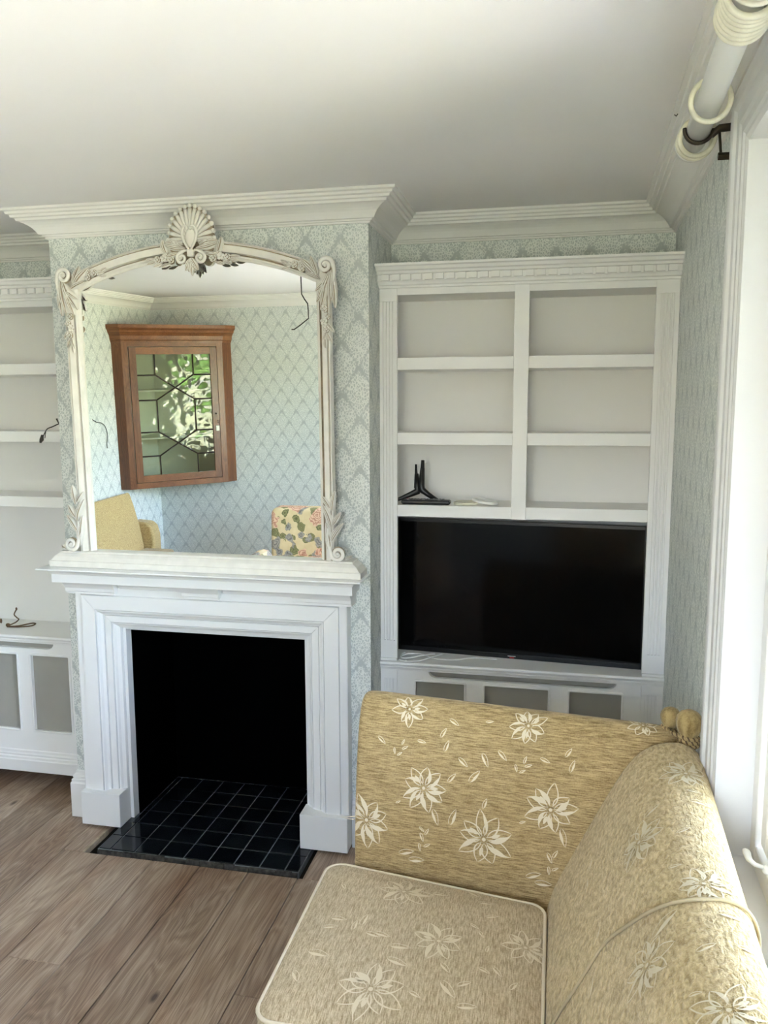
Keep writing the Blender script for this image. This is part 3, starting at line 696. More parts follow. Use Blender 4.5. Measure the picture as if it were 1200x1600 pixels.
# cartouche
ct = MB(); ct.ball((cxm + .001, -.038, czm + .022), .021, .012, .034, 16, 10); mobj('cartouche', ct)
cp = MB()
for s in (-1, 1):
    cp.tube([(cxm + s * x_, -.046, czm + z_) for x_, z_ in ((.003, -.022), (.012, -.006), (.024, .014), (.029, .034), (.027, .052), (.019, .062), (.010, .062), (.006, .055))], [.004, .0045, .005, .005, .005, .005, .005, .0055], 8)
    cp.ball((cxm + s * .006, -.049, czm + .055), .0065)
mobj('cartouche_rim', cp)
cc = MB(); cc.box(cxm - .011, cxm + .011, -.052, -.03, czm - .044, czm - .018); mobj('collar', cc, M_FRAME, .004)
for s in (-1, 1):
    orn('scroll', spiral, cxm + s * .036, czm - .048, .021, 1.5, 90 if s > 0 else 90, -s, -.040, .0068, [(cxm + s * .006, czm - .03), (cxm + s * .016, czm - .020), (cxm + s * .028, czm - .022)] )
    for an, L, W, ox, oz in ((14, .075, .022, .03, .004), (2, .095, .026, .02, -.014), (-20, .050, .020, .05, -.028), (28, .06, .018, .035, -.004)):
        orn('acanthus_leaf', leafm, cxm + s * ox, czm + oz, an if s > 0 else 180 - an, L, W, -.026, .013, curl=(.35 if an < 10 else -.25) * s)
    orn('leaf_tip', leafm, cxm + s * .10, czm - .03, 60 if s > 0 else 120, .055, .026, -.022, .013, curl=.5 * s)
    # flowers on the arch either side
    for dx, dz, r, k in ((.082, -.050, .014, 'r'), (.112, -.044, .015, 'b'), (.138, -.048, .013, 'r'), (.1, -.030, .010, 'r')):
        orn('rose' if k == 'r' else 'blossom', rose if k == 'r' else blossom, cxm + s * dx, czm + dz, r, -.030)
    for an, ox, oz in ((-10, .145, -.056), (-16, .12, -.062), (-4, .15, -.045), (-14, .09, -.064)):
        orn('leaf', leafm, cxm + s * ox, czm + oz, an if s > 0 else 180 - an, .036, .015, -.027, .008)
for an in (-60, -90, -120, -75, -105):
    orn('pendant_leaf', leafm, cxm, czm - .048, an, .062 if an in (-90,) else .05, .020, -.030, .012)
# shoulders
for s, x in ((-1, IX0 - .018), (1, IX1 + .030)):
    zc = IZC
    orn('scroll', spiral, x + s * .014, zc + .050, .028, 1.5, 0 if s > 0 else 180, s, -.046, .0085, [(x + s * .030, zc - .03), (x + s * .042, zc + .0), (x + s * .046, zc + .03)])
    an = lambda a: a if s > 0 else 180 - a
    for a, L, W, ox, oz, cu in ((128, .085, .032, -.022, .018, .25), (108, .070, .024, -.020, .02, .1), (150, .06, .022, -.01, .005, .2)):
        orn('acanthus_leaf', leafm, x + s * ox, zc + oz, an(a), L, W, -.026, .014, curl=cu * s)
    for a, L, W, ox, oz, cu in ((-92, .115, .034, .034, .035, -.1), (-108, .115, .034, .026, .03, -.3), (-86, .115, .026, .036, .02, -.05), (-130, .055, .024, .014, .0, -.4), (-100, .11, .026, .014, .015, -.1)):
        orn('acanthus_leaf', leafm, x + s * ox, zc + oz, an(a), L, W, -.022, .017, curl=cu * s)
    for dx, dz, r, k in ((.004, -.098, .014, 'r'), (.014, -.125, .012, 'r'), (.002, -.142, .014, 'b'), (.010, -.168, .013, 'r')):
        orn('rose' if k == 'r' else 'blossom', rose if k == 'r' else blossom, x + s * dx, zc + dz, r, -.036)
    for a, ox, oz in ((-105, .006, -.18), (-90, .003, -.195), (-60, .008, -.18), (-50, .012, -.15)):
        orn('leaf', leafm, x + s * ox, zc + oz, an(a), .040, .016, -.026, .009)
    for dx, dz, r, k in ((-.105, .055, .013, 'r'), (-.080, .058, .011, 'r'), (-.078, .040, .013, 'r'), (-.125, .055, .011, 'b')):
        orn('rose' if k == 'r' else 'blossom', rose if k == 'r' else blossom, x + s * dx, zc + dz + .004, r, -.030)
    for a, ox, oz in ((170, -.12, .058), (190, -.125, .05), (150, -.13, .062)):
        orn('leaf', leafm, x + s * ox, zc + oz, an(a), .030, .013, -.027, .007)
    # foot brackets
    fx = IX0 - .048 if s < 0 else IX1 + .040
    orn('scroll', spiral, fx + s * .030, .036, .027, 1.5, 180 if s > 0 else 0, s, -.044, .0085, [(fx - s * .006, .13), (fx - s * .008, .10), (fx - s * .006, .07), (fx, .045)] )
    for a, L, W, ox, oz, cu in ((92, .12, .030, -.002, .03, .2), (70, .09, .026, .0, .075, -.5), (100, .09, .024, .004, .13, .4), (62, .06, .022, .008, .14, -.2), (88, .075, .022, .006, .195, -.3), (120, .05, .018, .0, .205, .2), (20, .035, .016, .05, .012, .2)):
        orn('acanthus_leaf', leafm, fx + s * ox, oz, an(a), L, W, -.024, .014, curl=cu * s)

# ================================================================== TELEVISION AND SHELF CLUTTER
TL, TR_ = Vector((1.336, .330, 0)), Vector((2.329, .247, 0))
tw = (TR_ - TL).length; ta = atan2(TR_.y - TL.y, TR_.x - TL.x)
tv = thing('television', (TL.x, TL.y, .7185), 'black flat television turned slightly on the ledge under the shelves', 'television', rot=(0, 0, ta)); tv['_local'] = 1
Hh = .566
obj('casing', BX(0, tw, .0, .028, 0, Hh), M_TVB, tv, .003); obj('rear_housing', BX(.12, tw - .12, .0285, .045, .04, .36), M_TVB, tv, .006)
obj('bezel', MB().box(0, .012, -.003, -.0002, 0, Hh).box(tw - .012, tw, -.003, -.0002, 0, Hh).box(.012, tw - .012, -.003, -.0002, Hh - .014, Hh).box(.012, tw - .012, -.003, -.0002, 0, .020), M_TVB, tv, .001)
obj('screen', BX(.012, tw - .012, -.0015, -.0003, .020, Hh - .014), M_SCREEN, tv)
mk = obj('badge', BX(.468, .500, -.0036, -.003, .009, .0125), M_GREYM, tv); obj('standby_light', BX(.476, .494, -.0038, -.003, .0025, .007), M_RED, tv)
# tv feet on the shelf
def bar(mb, a, b, r0, r1, dep=.018):
    mb.tube([a, ((a[0] + b[0]) / 2, (a[1] + b[1]) / 2, (a[2] + b[2]) / 2), b], [r0, (r0 + r1) / 2, r1], 8)
z = 1.3575
f1 = MB(); f1.tube([(1.424, .262, z + .155), (1.425, .262, z + .118), (1.427, .260, z + .10)], [.004, .0055, .008], 8); f1.tube([(1.427, .260, z + .118), (1.430, .258, z + .06), (1.432, .256, z + .046), (1.40, .25, z + .032), (1.37, .24, z + .020), (1.335, .225, z + .0055)], [.008, .0135, .0145, .011, .008, .0055], 8)
obj('stand_foot', f1, M_PLAST, label='black angular stand leg with its foot reaching to the side panel, propped behind the remote', cat='stand leg')
f2 = MB(); f2.tube([(1.452, .262, z + .172), (1.451, .262, z + .13)], [.0065, .009], 8); f2.tube([(1.451, .262, z + .14), (1.447, .258, z + .07), (1.450, .256, z + .052), (1.475, .255, z + .034), (1.515, .258, z + .0085)], [.009, .0135, .0145, .011, .008], 8)
obj('stand_foot', f2, M_PLAST, label='taller black angular stand leg with its foot behind the remote control', cat='stand leg')
rm = thing('remote_control', (1.475, .20, z), 'black remote control lying on the shelf above the television', 'remote control')
rb = MB(); rb.loft([[(1.475 + sx * (.097 - i), .205 + sy * (.024 - i), zz) for sx, sy in ((-1, -1), (1, -1), (1, 1), (-1, 1))] for i, zz in ((.006, z), (0, z + .006), (0, z + .014), (.004, z + .019))], True, True, False); obj('body', rb, M_PLAST, rm, .003)
for i in range(12):
    for j in range(3): obj('button', BX(1.40 + i * .0125, 1.409 + i * .0125, .190 + j * .012, .198 + j * .012, z + .0191, z + .0215), M_BUTTON if (i + j) % 5 else M_GREYM, rm)
obj('button', BX(1.396, 1.404, .21, .22, z + .0191, z + .0215), M_RED, rm)
def torus(mb, c, R, r, fn, n=36, m=10):
    pts = [fn(R * cos(2 * pi * k / n), R * sin(2 * pi * k / n)) for k in range(n)]; pts = [(c[0] + p[0], c[1] + p[1], c[2] + p[2]) for p in pts]
    mb.tube(pts, r, m, closed=True, up=None)
    return mb
obj('curtain_ring', torus(MB(), (1.630, .232, z + .0062), .043, .006, lambda a, b: (a, b, 0)), M_RING, label='yellowed cream curtain ring lying flat beside the remote', cat='curtain ring')
obj('curtain_ring', torus(MB(), (1.706, .235, z + .0135), .046, .006, lambda a, b: (a, b, -a * .16)), M_POLE, label='paler grey curtain ring resting tilted on the flat ring', cat='curtain ring')
def smooth_path(P, n=6):
    P = [Vector(p) for p in P]; out = []
    for i in range(len(P) - 1):
        a, b, c, d = P[max(i - 1, 0)], P[i], P[i + 1], P[min(i + 2, len(P) - 1)]
        for k in range(n):
            t = k / n; out.append(.5 * ((2 * b) + (c - a) * t + (2 * a - 5 * b + 4 * c - d) * t * t + (3 * b - a - 3 * c + d) * t ** 3))
    out.append(P[-1]); return out
zc_ = .7205
cb = MB(); cb.tube(smooth_path([(1.76, .262, zc_), (1.723, .262, zc_), (1.66, .266, zc_), (1.60, .225, zc_), (1.54, .215, zc_), (1.50, .23, zc_), (1.45, .262, zc_ + .003), (1.405, .272, zc_), (1.385, .262, zc_), (1.370, .225, zc_), (1.372, .185, zc_), (1.40, .166, zc_), (1.455, .170, zc_ + .004), (1.50, .215, zc_ + .009), (1.535, .268, zc_ + .006)]), .0028, 8)
cb.tube(smooth_path([(1.505, .268, zc_ + .006), (1.46, .225, zc_ + .010), (1.41, .198, zc_ + .004), (1.378, .205, zc_ + .001), (1.368, .235, zc_ + .004), (1.38, .262, zc_ + .006)]), .0028, 8)
cb.box(1.398, 1.404, .160, .172, zc_ - .001, zc_ + .006)
obj('white_cable', cb, M_CABLE, label='thin white cable coiled on the ledge in front of the television', cat='cable')
# wires
def wire(name, P, r, m, label, cat='wire', extra=None, raw=False):
    q = MB(); q.tube(P if raw else smooth_path(P), r, 6)
    if extra: extra(q)
    return obj(name, q, m, label=label, cat=cat)
wire('wall_light_wire', [(-.001, -.0, 1.672)][:0] + [(.004, .03, 1.676), (-.010, .02, 1.678), (-.016, .012, 1.676), (-.022, -.01, 1.668), (-.032, -.03, 1.66), (-.036, -.04, 1.648), (-.044, -.045, 1.63), (-.050, -.045, 1.622)], .0022, M_WIRE, 'short dark twisted wire with a taped end sticking out left of the mirror', extra=lambda q: (q.tube([(-.012, .018, 1.678), (-.018, .012, 1.700)], [.002, .004], 6), q.tube([(-.047, -.045, 1.635), (-.052, -.045, 1.616), (-.058, -.046, 1.604)], [.005, .0085, .004], 8), q.tube([(-.034, -.04, 1.652), (-.033, -.045, 1.64), (-.037, -.045, 1.622)], .0018, 6)))
wire('wall_light_wire', [(1.300 - .010, .042, 1.652), (1.284, .055, 1.662), (1.280, .062, 1.668), (1.278, .060, 1.676), (1.276, .056, 1.694), (1.284, .075, 1.699), (1.288, .10, 1.697), (1.288, .115, 1.69), (1.288, .118, 1.678), (1.286, .108, 1.668)], .0022, M_WIRE, 'short bent dark wire on the blue side of the chimney breast beside the bookcase')
wire('wall_light_wire', [(XL - .002, -2.955, 1.504), (XL + .01, -2.97, 1.490), (XL + .012, -3.0, 1.478), (XL + .012, -3.055, 1.47), (XL + .012, -3.10, 1.445), (XL + .01, -3.13, 1.405), (XL + .01, -3.135, 1.35), (XL + .01, -3.12, 1.30), (XL + .008, -3.125, 1.26)], .003, M_WIRE, 'long thin curved wire hanging on the wall seen in the mirror beside the mahogany cabinet')
wire('ceiling_light_flex', [(.253, -2.5, 2.4995), (.253, -2.5, 2.44), (.254, -2.5, 2.365), (.272, -2.5, 2.333), (.294, -2.5, 2.302), (.297, -2.5, 2.26), (.297, -2.5, 2.206), (.24, -2.5, 2.165), (.195, -2.5, 2.137), (.176, -2.5, 2.137)], .0042, M_WIRE, 'kinked black flex hanging bare from the ceiling, reflected in the mirror', 'flex', raw=True)
zl = .7345
wire('loose_cord', [(-.47, .29, zl + .075), (-.478, .29, zl + .062), (-.482, .29, zl + .05), (-.470, .29, zl + .038), (-.460, .29, zl + .03), (-.470, .285, zl + .018), (-.485, .28, zl + .010), (-.500, .27, zl + .003), (-.49, .262, zl + .002), (-.45, .27, zl + .004), (-.42, .29, zl + .008), (-.395, .30, zl + .012), (-.38, .30, zl + .010), (-.39, .285, zl + .004), (-.42, .272, zl + .002), (-.46, .262, zl + .001), (-.50, .258, zl + .001)], .0032, M_TWIG, 'looped brown cord with one curled end standing up on the ledge', 'cord', extra=lambda q: (q.ball((-.502, .268, zl + .006), .012, .008, .009, 8, 6), q.ball((-.469, .29, zl + .079), .005, .004, .008, 8, 5)))
wire('loose_cord', [(-.66, .30, zl + .002), (-.63, .31, zl + .006), (-.60, .305, zl + .002), (-.575, .29, zl + .004), (-.555, .28, zl + .012), (-.545, .28, zl + .024)], [.003] * 31, M_TWIG, 'short brown cord end on the ledge beside the looped one', 'cord', extra=lambda q: (q.ball((-.575, .288, zl + .007), .016, .008, .007, 8, 6), q.ball((-.547, .28, zl + .02), .006, .005, .012, 8, 6)))

# ================================================================== CURTAIN POLE
def PA(y, dx=0, dz=0): return (2.315 + (y + .1) * .043 + dx, y, 2.38 + dz)
cpole = thing('curtain_pole', PA(-2., 0, 0), 'fat white curtain pole running above the window under the cornice', 'curtain pole')
obj('pole', MB().tube([PA(-.782), PA(-1.2), PA(-2), PA(-3.3)], .027, 24), M_POLE, cpole)
obj('end_cap', MB().tube([PA(-.752), PA(-.758), PA(-.772), PA(-.778)], [.034, .043, .043, .034], 28), M_POLE, cpole)
def ring_at(y, dx, label, tiltx=0., group=None, mt=None):
    c = PA(y, dx, -.0062)
    q = MB(); torus(q, c, .0395, .0058, lambda a, b: (a, tiltx * b, b))
    return obj('curtain_ring', q, mt or M_RING, label=label, cat='curtain ring', group=group)
ring_at(-.800, 0, 'cream curtain ring against the flat end of the pole', .05)
ring_at(-.835, .002, 'cream curtain ring between the bracket and the ring at the pole end', -.25)
ring_at(-1.075, .0, 'cream curtain ring hanging alone just in front of the bronze bracket', -.22)
ORD = ['first', 'second', 'third', 'fourth', 'fifth', 'sixth', 'seventh']
for k in range(7): ring_at(-1.452 - k * .0155, random.uniform(-.002, .002), ORD[k] + ' cream ring of the tight stack on the pole, counted from the bracket', random.uniform(-.05, .08), 'tight stack of curtain rings on the pole')
for k in range(5): ring_at(-1.59 - k * .016, random.uniform(-.002, .002), ORD[k] + ' curtain ring at the top edge of the photo, past the tight stack', random.uniform(-.1, .1), 'curtain rings at the top edge of the picture')
bk = thing('pole_bracket', (2.36, -.875, 2.3), 'dark bronze bracket cupping the curtain pole', 'bracket')
yb = -.875; pc = PA(yb)
obj('cup', MB().tube([(pc[0] + .0318 * cos(radians(a)), yb, pc[2] + .0318 * sin(radians(a))) for a in range(175, 366, 12)], .0045, 8, flat=1.6, up=(0, 1, 0)), M_BRONZE, bk)
xw = WW(YA - yb, 0, 0)[0]
obj('arm', MB().tube([(pc[0] + .028, yb, pc[2] - .018), (pc[0] + .037, yb, pc[2] - .008), (pc[0] + .045, yb, pc[2] - .002), (xw - .001, yb, pc[2])], [.006, .008, .009, .0095], 12), M_BRONZE, bk)
obj('strut', MB().tube([(pc[0] + .045, yb, pc[2] - .008), (pc[0] + .050, yb, pc[2] - .056)], .0032, 8), M_BRONZE, bk)
obj('foot_plate', MB().tube([(pc[0] + .044, yb, pc[2] - .064), (xw - .001, yb, pc[2] - .064)], .009, 4), M_BRONZE, bk, .001)
hk = MB(); hk.tube([(2.262, -.655, 2.4995), (2.262, -.655, 2.488), (2.257, -.655, 2.482), (2.253, -.655, 2.486)], .0016, 6); hk.lathe([(.006, 0), (.006, .0015)], (2.262, -.655, 2.4975), 10)
obj('cup_hook', hk, M_BRONZE, label='tiny bronze hook in the ceiling beside the pole end', cat='hook')

# ================================================================== SOFA
sofa = thing('sofa', (1.9, -1.8, 0), 'gold chenille high-armed sofa with pale embroidered flowers, back against the window wall', 'sofa')
def lerp(a, b, t): return a + (b - a) * t
# back
BPF = [(2.0, .10), (1.965, .12), (1.965, .30), (1.978, .44), (2.012, .52), (2.040, .575), (2.072, .640), (2.108, .712), (2.150, .798), (2.178, .845), (2.203, .876), (2.235, .898), (2.268, .908), (2.295, .910), (2.322, .904), (2.342, .890), (2.356, .862), (2.362, .82), (2.362, .70), (2.36, .30), (2.36, .12), (2.33, .10)]
def back_loop(y, k=1., kz=0.):
    d = -.93 - y; out = []
    dip = .020 * sin(pi * min(max(d / 1.25, 0), 1)); sh = max(d, 0) * .036
    cx_, cz_ = 2.2, .6
    for x, z in BPF:
        x2 = x - sh * (x - 1.965) / .4; z2 = z - dip * max(0, (z - .5) / .4)
        bul = .006 * sin(pi * min(max((-1.58 - y) / -.65, 0), 1)) if y > -1.58 else .004
        x2 -= bul * (1 if x < 2.2 else 0)
        out.append((cx_ + (x2 - cx_) * k, y, cz_ + (z2 - cz_) * (k if z > .6 else 1)))
    return out
ys = [(-.885, .93), (-.892, .965), (-.905, .99), (-.93, 1.)] + [(-1.0 - .08 * k, 1.) for k in range(22)] + [(-2.70, 1.), (-2.72, .99), (-2.735, .96), (-2.742, .92)]
bk_ = MB(); bk_.loft([back_loop(y, k) for y, k in ys], True, True, True)
def subsurf(o, lv=1):
    m_ = o.modifiers.new('soften', 'SUBSURF'); m_.levels = lv; m_.render_levels = lv; return o
o_back = subsurf(obj('backrest', bk_, M_BACK, sofa))
# arms
AS = [(0, .12), (0, .30), (0, .44), (.006, .54), (.018, .64), (.034, .74), (.056, .83), (.080, .890), (.104, .918), (.128, .926), (.152, .918), (.174, .895), (.190, .85), (.198, .78), (.20, .60), (.20, .12)]
def arm_loop(x, k=1., mirror=False):
    t = (x - 1.455) / .875; y0 = -.868 - .088 * t; out = []
    for dy, z in AS:
        dy2 = dy * (1 + .15 * t); z2 = z - .018 * t * max(0, (z - .5) / .4)
        cy, cz = .1, .62; dy2 = cy + (dy2 - cy) * k; z2 = cz + (z2 - cz) * (k if z2 > cz else 1)
        y = y0 + dy2
        out.append((x, y if not mirror else -3.625 - y, z2))
    return out
xa = [(1.438, .86), (1.441, .93), (1.449, .975), (1.463, .997), (1.49, 1.)] + [(1.56 + .09 * k, 1.) for k in range(8)] + [(2.25, 1.), (2.30, .99), (2.325, .95), (2.33, .90)]
arms = []
for mir_ in (False, True):
    a_ = MB(); a_.loft([arm_loop(x - (.045 if mir_ and x > 2 else 0), k, mir_) for x, k in xa], True, True, True)
    arms.append(subsurf(obj('armrest', a_, M_ARM, sofa)))
obj('seat_base', BX(1.36, 1.963, -2.755, -.873, .10, .335), M_CUSH, sofa, .02, seg=4)
for x in (1.42, 2.24):
    for y in (-.80, -2.82): obj('leg', MB().lathe([(.018, .001), (.024, .04), (.028, .0995)], (x, y, 0), 14), M_DARKWOOD, sofa)
# seat cushions
def cushion(y_far_l, y_far_r, y_near):
    def outline(ins):
        X0, X1 = 1.372 + ins, 1.977 - ins; r = .045
        def yf(x): return lerp(y_far_l, y_far_r, (x - 1.372) / .605) - ins
        cs = [((X0 + r, yf(X0) - r), 90), ((X0 + r, y_near + ins + r), 180), ((X1 - r, y_near + ins + r), 270), ((X1 - r, yf(X1) - r), 0)]
        P = []
        for i, ((cx_, cy_), a0) in enumerate(cs):
            for k in range(7):
                a = radians(a0 + 15 * k); P.append((cx_ + r * cos(a), cy_ + r * sin(a)))
            nx = cs[(i + 1) % 4]; (c2, a2) = nx
            e0 = P[-1]; e1 = (c2[0] + r * cos(radians(a2)), c2[1] + r * sin(radians(a2)))
            for k in range(1, 8): P.append((lerp(e0[0], e1[0], k / 8), lerp(e0[1], e1[1], k / 8)))
        return P
    cu = MB(); out = outline(0); cxx = sum(p[0] for p in out) / len(out); cyy = sum(p[1] for p in out) / len(out)
    loops = []
    for s, z in ((.2, .340), (.6, .336), (.93, .337), (.985, .343), (1.0, .355), (1.008, .40), (1., .452), (.985, .460), (.93, .466), (.8, .476), (.6, .485), (.4, .490), (.2, .492), (.02, .4925)):
        loops.append([(cxx + (x - cxx) * s, cyy + (y - cyy) * s, z) for x, y in out])
    cu.loft(loops, True, True, True); o = obj('seat_cushion', cu, M_CUSH, sofa)
    obj('piping', MB().tube([(cxx + (x - cxx) * .998, cyy + (y - cyy) * .998, .4575) for x, y in out], .0048, 8, closed=True), M_PIPE, o)
    obj('piping', MB().tube([(cxx + (x - cxx) * 1.0, cyy + (y - cyy) * 1.0, .351) for x, y in out], .0045, 8, closed=True), M_PIPE, o)
    return o
o_c1 = cushion(-.884, -.962, -1.49)
cushion(-1.56, -1.56, -2.12); cushion(-2.135, -2.135, -2.74)
# piping over the back
def seam_y(z): return -1.555 + min(.125, max(0, (.905 - z)) * .62)
bl = [back_loop(seam_y(z) if x < 2.27 else -1.555)[i] for i, (x, z) in enumerate(BPF)][3:19]; sp = smooth_path(bl, 5)
obj('piping', MB().tube([(p.x + (-.0025 if p.x < 2.25 else .002), p.y, p.z + .0022) for p in sp], .0034, 8), M_SEAM, sofa)
# finials tied with rope
def finial(c, rot, s=1.):
    q = MB(); q.lathe([(.012 * s, -.075 * s), (.018 * s, -.05 * s), (.016 * s, -.034 * s), (.017 * s, -.026 * s), (.024 * s, -.016 * s), (.0285 * s, -.002 * s), (.030 * s, .010 * s), (.028 * s, .022 * s), (.021 * s, .032 * s), (.010 * s, .0375 * s), (.001, .0385 * s)], c, 40, mod=lambda a, t: 1 + .045 * sin(9 * a + rot) * max(0, sin(pi * min(1, t * 1.25))))
    return obj('finial', q, M_KNOB, sofa)
def rope(P, r, name, parent, turns_per_m=80):
    P = smooth_path(P, 5); q = MB(); L = 0; acc = [0]
    for a, b in zip(P[:-1], P[1:]): L += (b - a).length; acc.append(L)
    n = max(40, int(L * 1300)); 
    def at(d):
        i = 0
        while i < len(acc) - 2 and acc[i + 1] < d: i += 1
        t = (d - acc[i]) / max(1e-9, acc[i + 1] - acc[i]); return P[i].lerp(P[i + 1], t), (P[i + 1] - P[i]).normalized()
    for st in range(3):
        pts = []
        for k in range(n + 1):
            d = L * k / n; p, t = at(d); a = Vector((0, 0, 1)); a = (a - t * a.dot(t)); a = a.normalized() if a.length > .05 else t.orthogonal().normalized(); b = t.cross(a)
            ang = 2 * pi * (st / 3 + d * turns_per_m); pts.append(p + a * (r * .55 * cos(ang)) + b * (r * .55 * sin(ang)))
        q.cur = 1 if st == 0 else 0; q.tube(pts, r * .5, 6)
    return obj(name, q, [M_ROPE, M_ROPED], parent)
F1 = (2.288, -.800, .924); F2 = (2.323, -.872, .938)
fin1 = finial(F1, 0., .86); fin2 = finial(F2, 1., 1.08)
def coil(c, zs, R, extra=()):
    P = []
    for i, zz in enumerate(zs):
        for k in range(10): a = 2 * pi * k / 10; P.append((c[0] + R * cos(a), c[1] + R * sin(a), lerp(zz, zs[min(i + 1, len(zs) - 1)], k / 10)))
    return P
rope(coil(F2, [.918, .908, .898, .889], .0225), .0052, 'rope', sofa); rope(coil(F1, [.908, .899, .890], .0195), .0048, 'rope', sofa)
rope([(F2[0] - .02, F2[1] - .012, .912), (F2[0] - .04, F2[1] + .006, .914), (F1[0] - .005, F1[1] - .024, .905), (F1[0] - .018, F1[1] - .006, .905)], .0048, 'rope', sofa)
# ---- embroidery laid on the fabric
dg = bpy.context.evaluated_depsgraph_get()
def bvh_of(o):
    ev = o.evaluated_get(dg); me = ev.to_mesh(); mw = o.parent.matrix_basis @ o.matrix_parent_inverse
    t = BVHTree.FromPolygons([mw @ v.co for v in me.vertices], [tuple(p.vertices) for p in me.polygons]); ev.to_mesh_clear(); return t
BV = {'arm': bvh_of(arms[0]), 'cushion': bvh_of(o_c1), 'back': bvh_of(o_back)}
def petal_quads(ang, L, W, fill=.5, th=.0030, x0=.008):
    """one petal: outlined almond, part filled from one side"""
    vs, fs = [], []; n = 10
    def side(t, s): return W * .5 * s * sin(pi * t ** .8) ** .8 if 0 < t < 1 else 0.
    rows = []
    for i in range(n + 1):
        t = i / n; x = x0 + (L - x0) * t; a, b = side(t, 1), side(t, -1); w1 = min(th, a); f_ = max(th, (a - b) * fill * sin(pi * t)) if 0 < t < 1 else 0
        rows.append([(x, a), (x, max(a - w1, 0)), (x, min(b + f_, a)), (x, b)])
    ca, sa = cos(ang), sin(ang)
    for r in rows:
        for (x, y) in r: vs.append((x * ca - y * sa, x * sa + y * ca))
    for i in range(n):
        k = i * 4; fs += [(k, k + 4, k + 5, k + 1), (k + 2, k + 6, k + 7, k + 3)]
    return vs, fs
def emb(name, key, P, up, items, m, off=None):
    off = off or {'arm': .0011, 'cushion': .0011, 'back': .0026}[key]
    P = Vector(P); co, no, _, _ = BV[key].find_nearest(P)
    up = Vector(up); u = (up - no * up.dot(no)).normalized(); r = u.cross(no)
    q = MB()
    for vs, fs in items:
        out = []
        for x, y in vs:
            w_ = co + r * x + u * y; c2, n2, _, _ = BV[key].find_nearest(w_)
            if (c2 - w_).dot(c2 - w_) > .0016: c2, n2 = w_, no
            out.append(c2 + n2 * off)
        q.add(out, fs, True)
    return obj(name, q, m, sofa)
def flower(key, P, up, R, rot=0., m=None, n=8, seed=0):
    rd = random.Random(seed); items = []
    for k in range(n):
        a = rot + 2 * pi * k / n + rd.uniform(-.14, .14); items.append(petal_quads(a, R * rd.uniform(.82, 1.1), R * rd.uniform(.42, .52), rd.choice([.12, .3, .42])))
        if k % 3 == 0: items.append(petal_quads(a + .05, R * .62, R * .14, .9, x0=R * .28))
    cc_ = [(R * .07 * cos(2 * pi * k / 8), R * .07 * sin(2 * pi * k / 8)) for k in range(8)]; items.append((cc_, [tuple(range(8))]))
    return emb('embroidered_flower', key, P, up, items, m or M_EMB)
def leafe(key, P, up, L, ang, m=None, two=False):
    vs, fs = petal_quads(0, L, L * .34, .45, .0016, 0.); ca, sa = cos(ang), sin(ang)
    vs = [((x - L / 2) * ca - y * sa, (x - L / 2) * sa + y * ca) for x, y in vs]
    return emb('embroidered_leaf', key, P, up, [(vs, fs)], m or M_EMB)
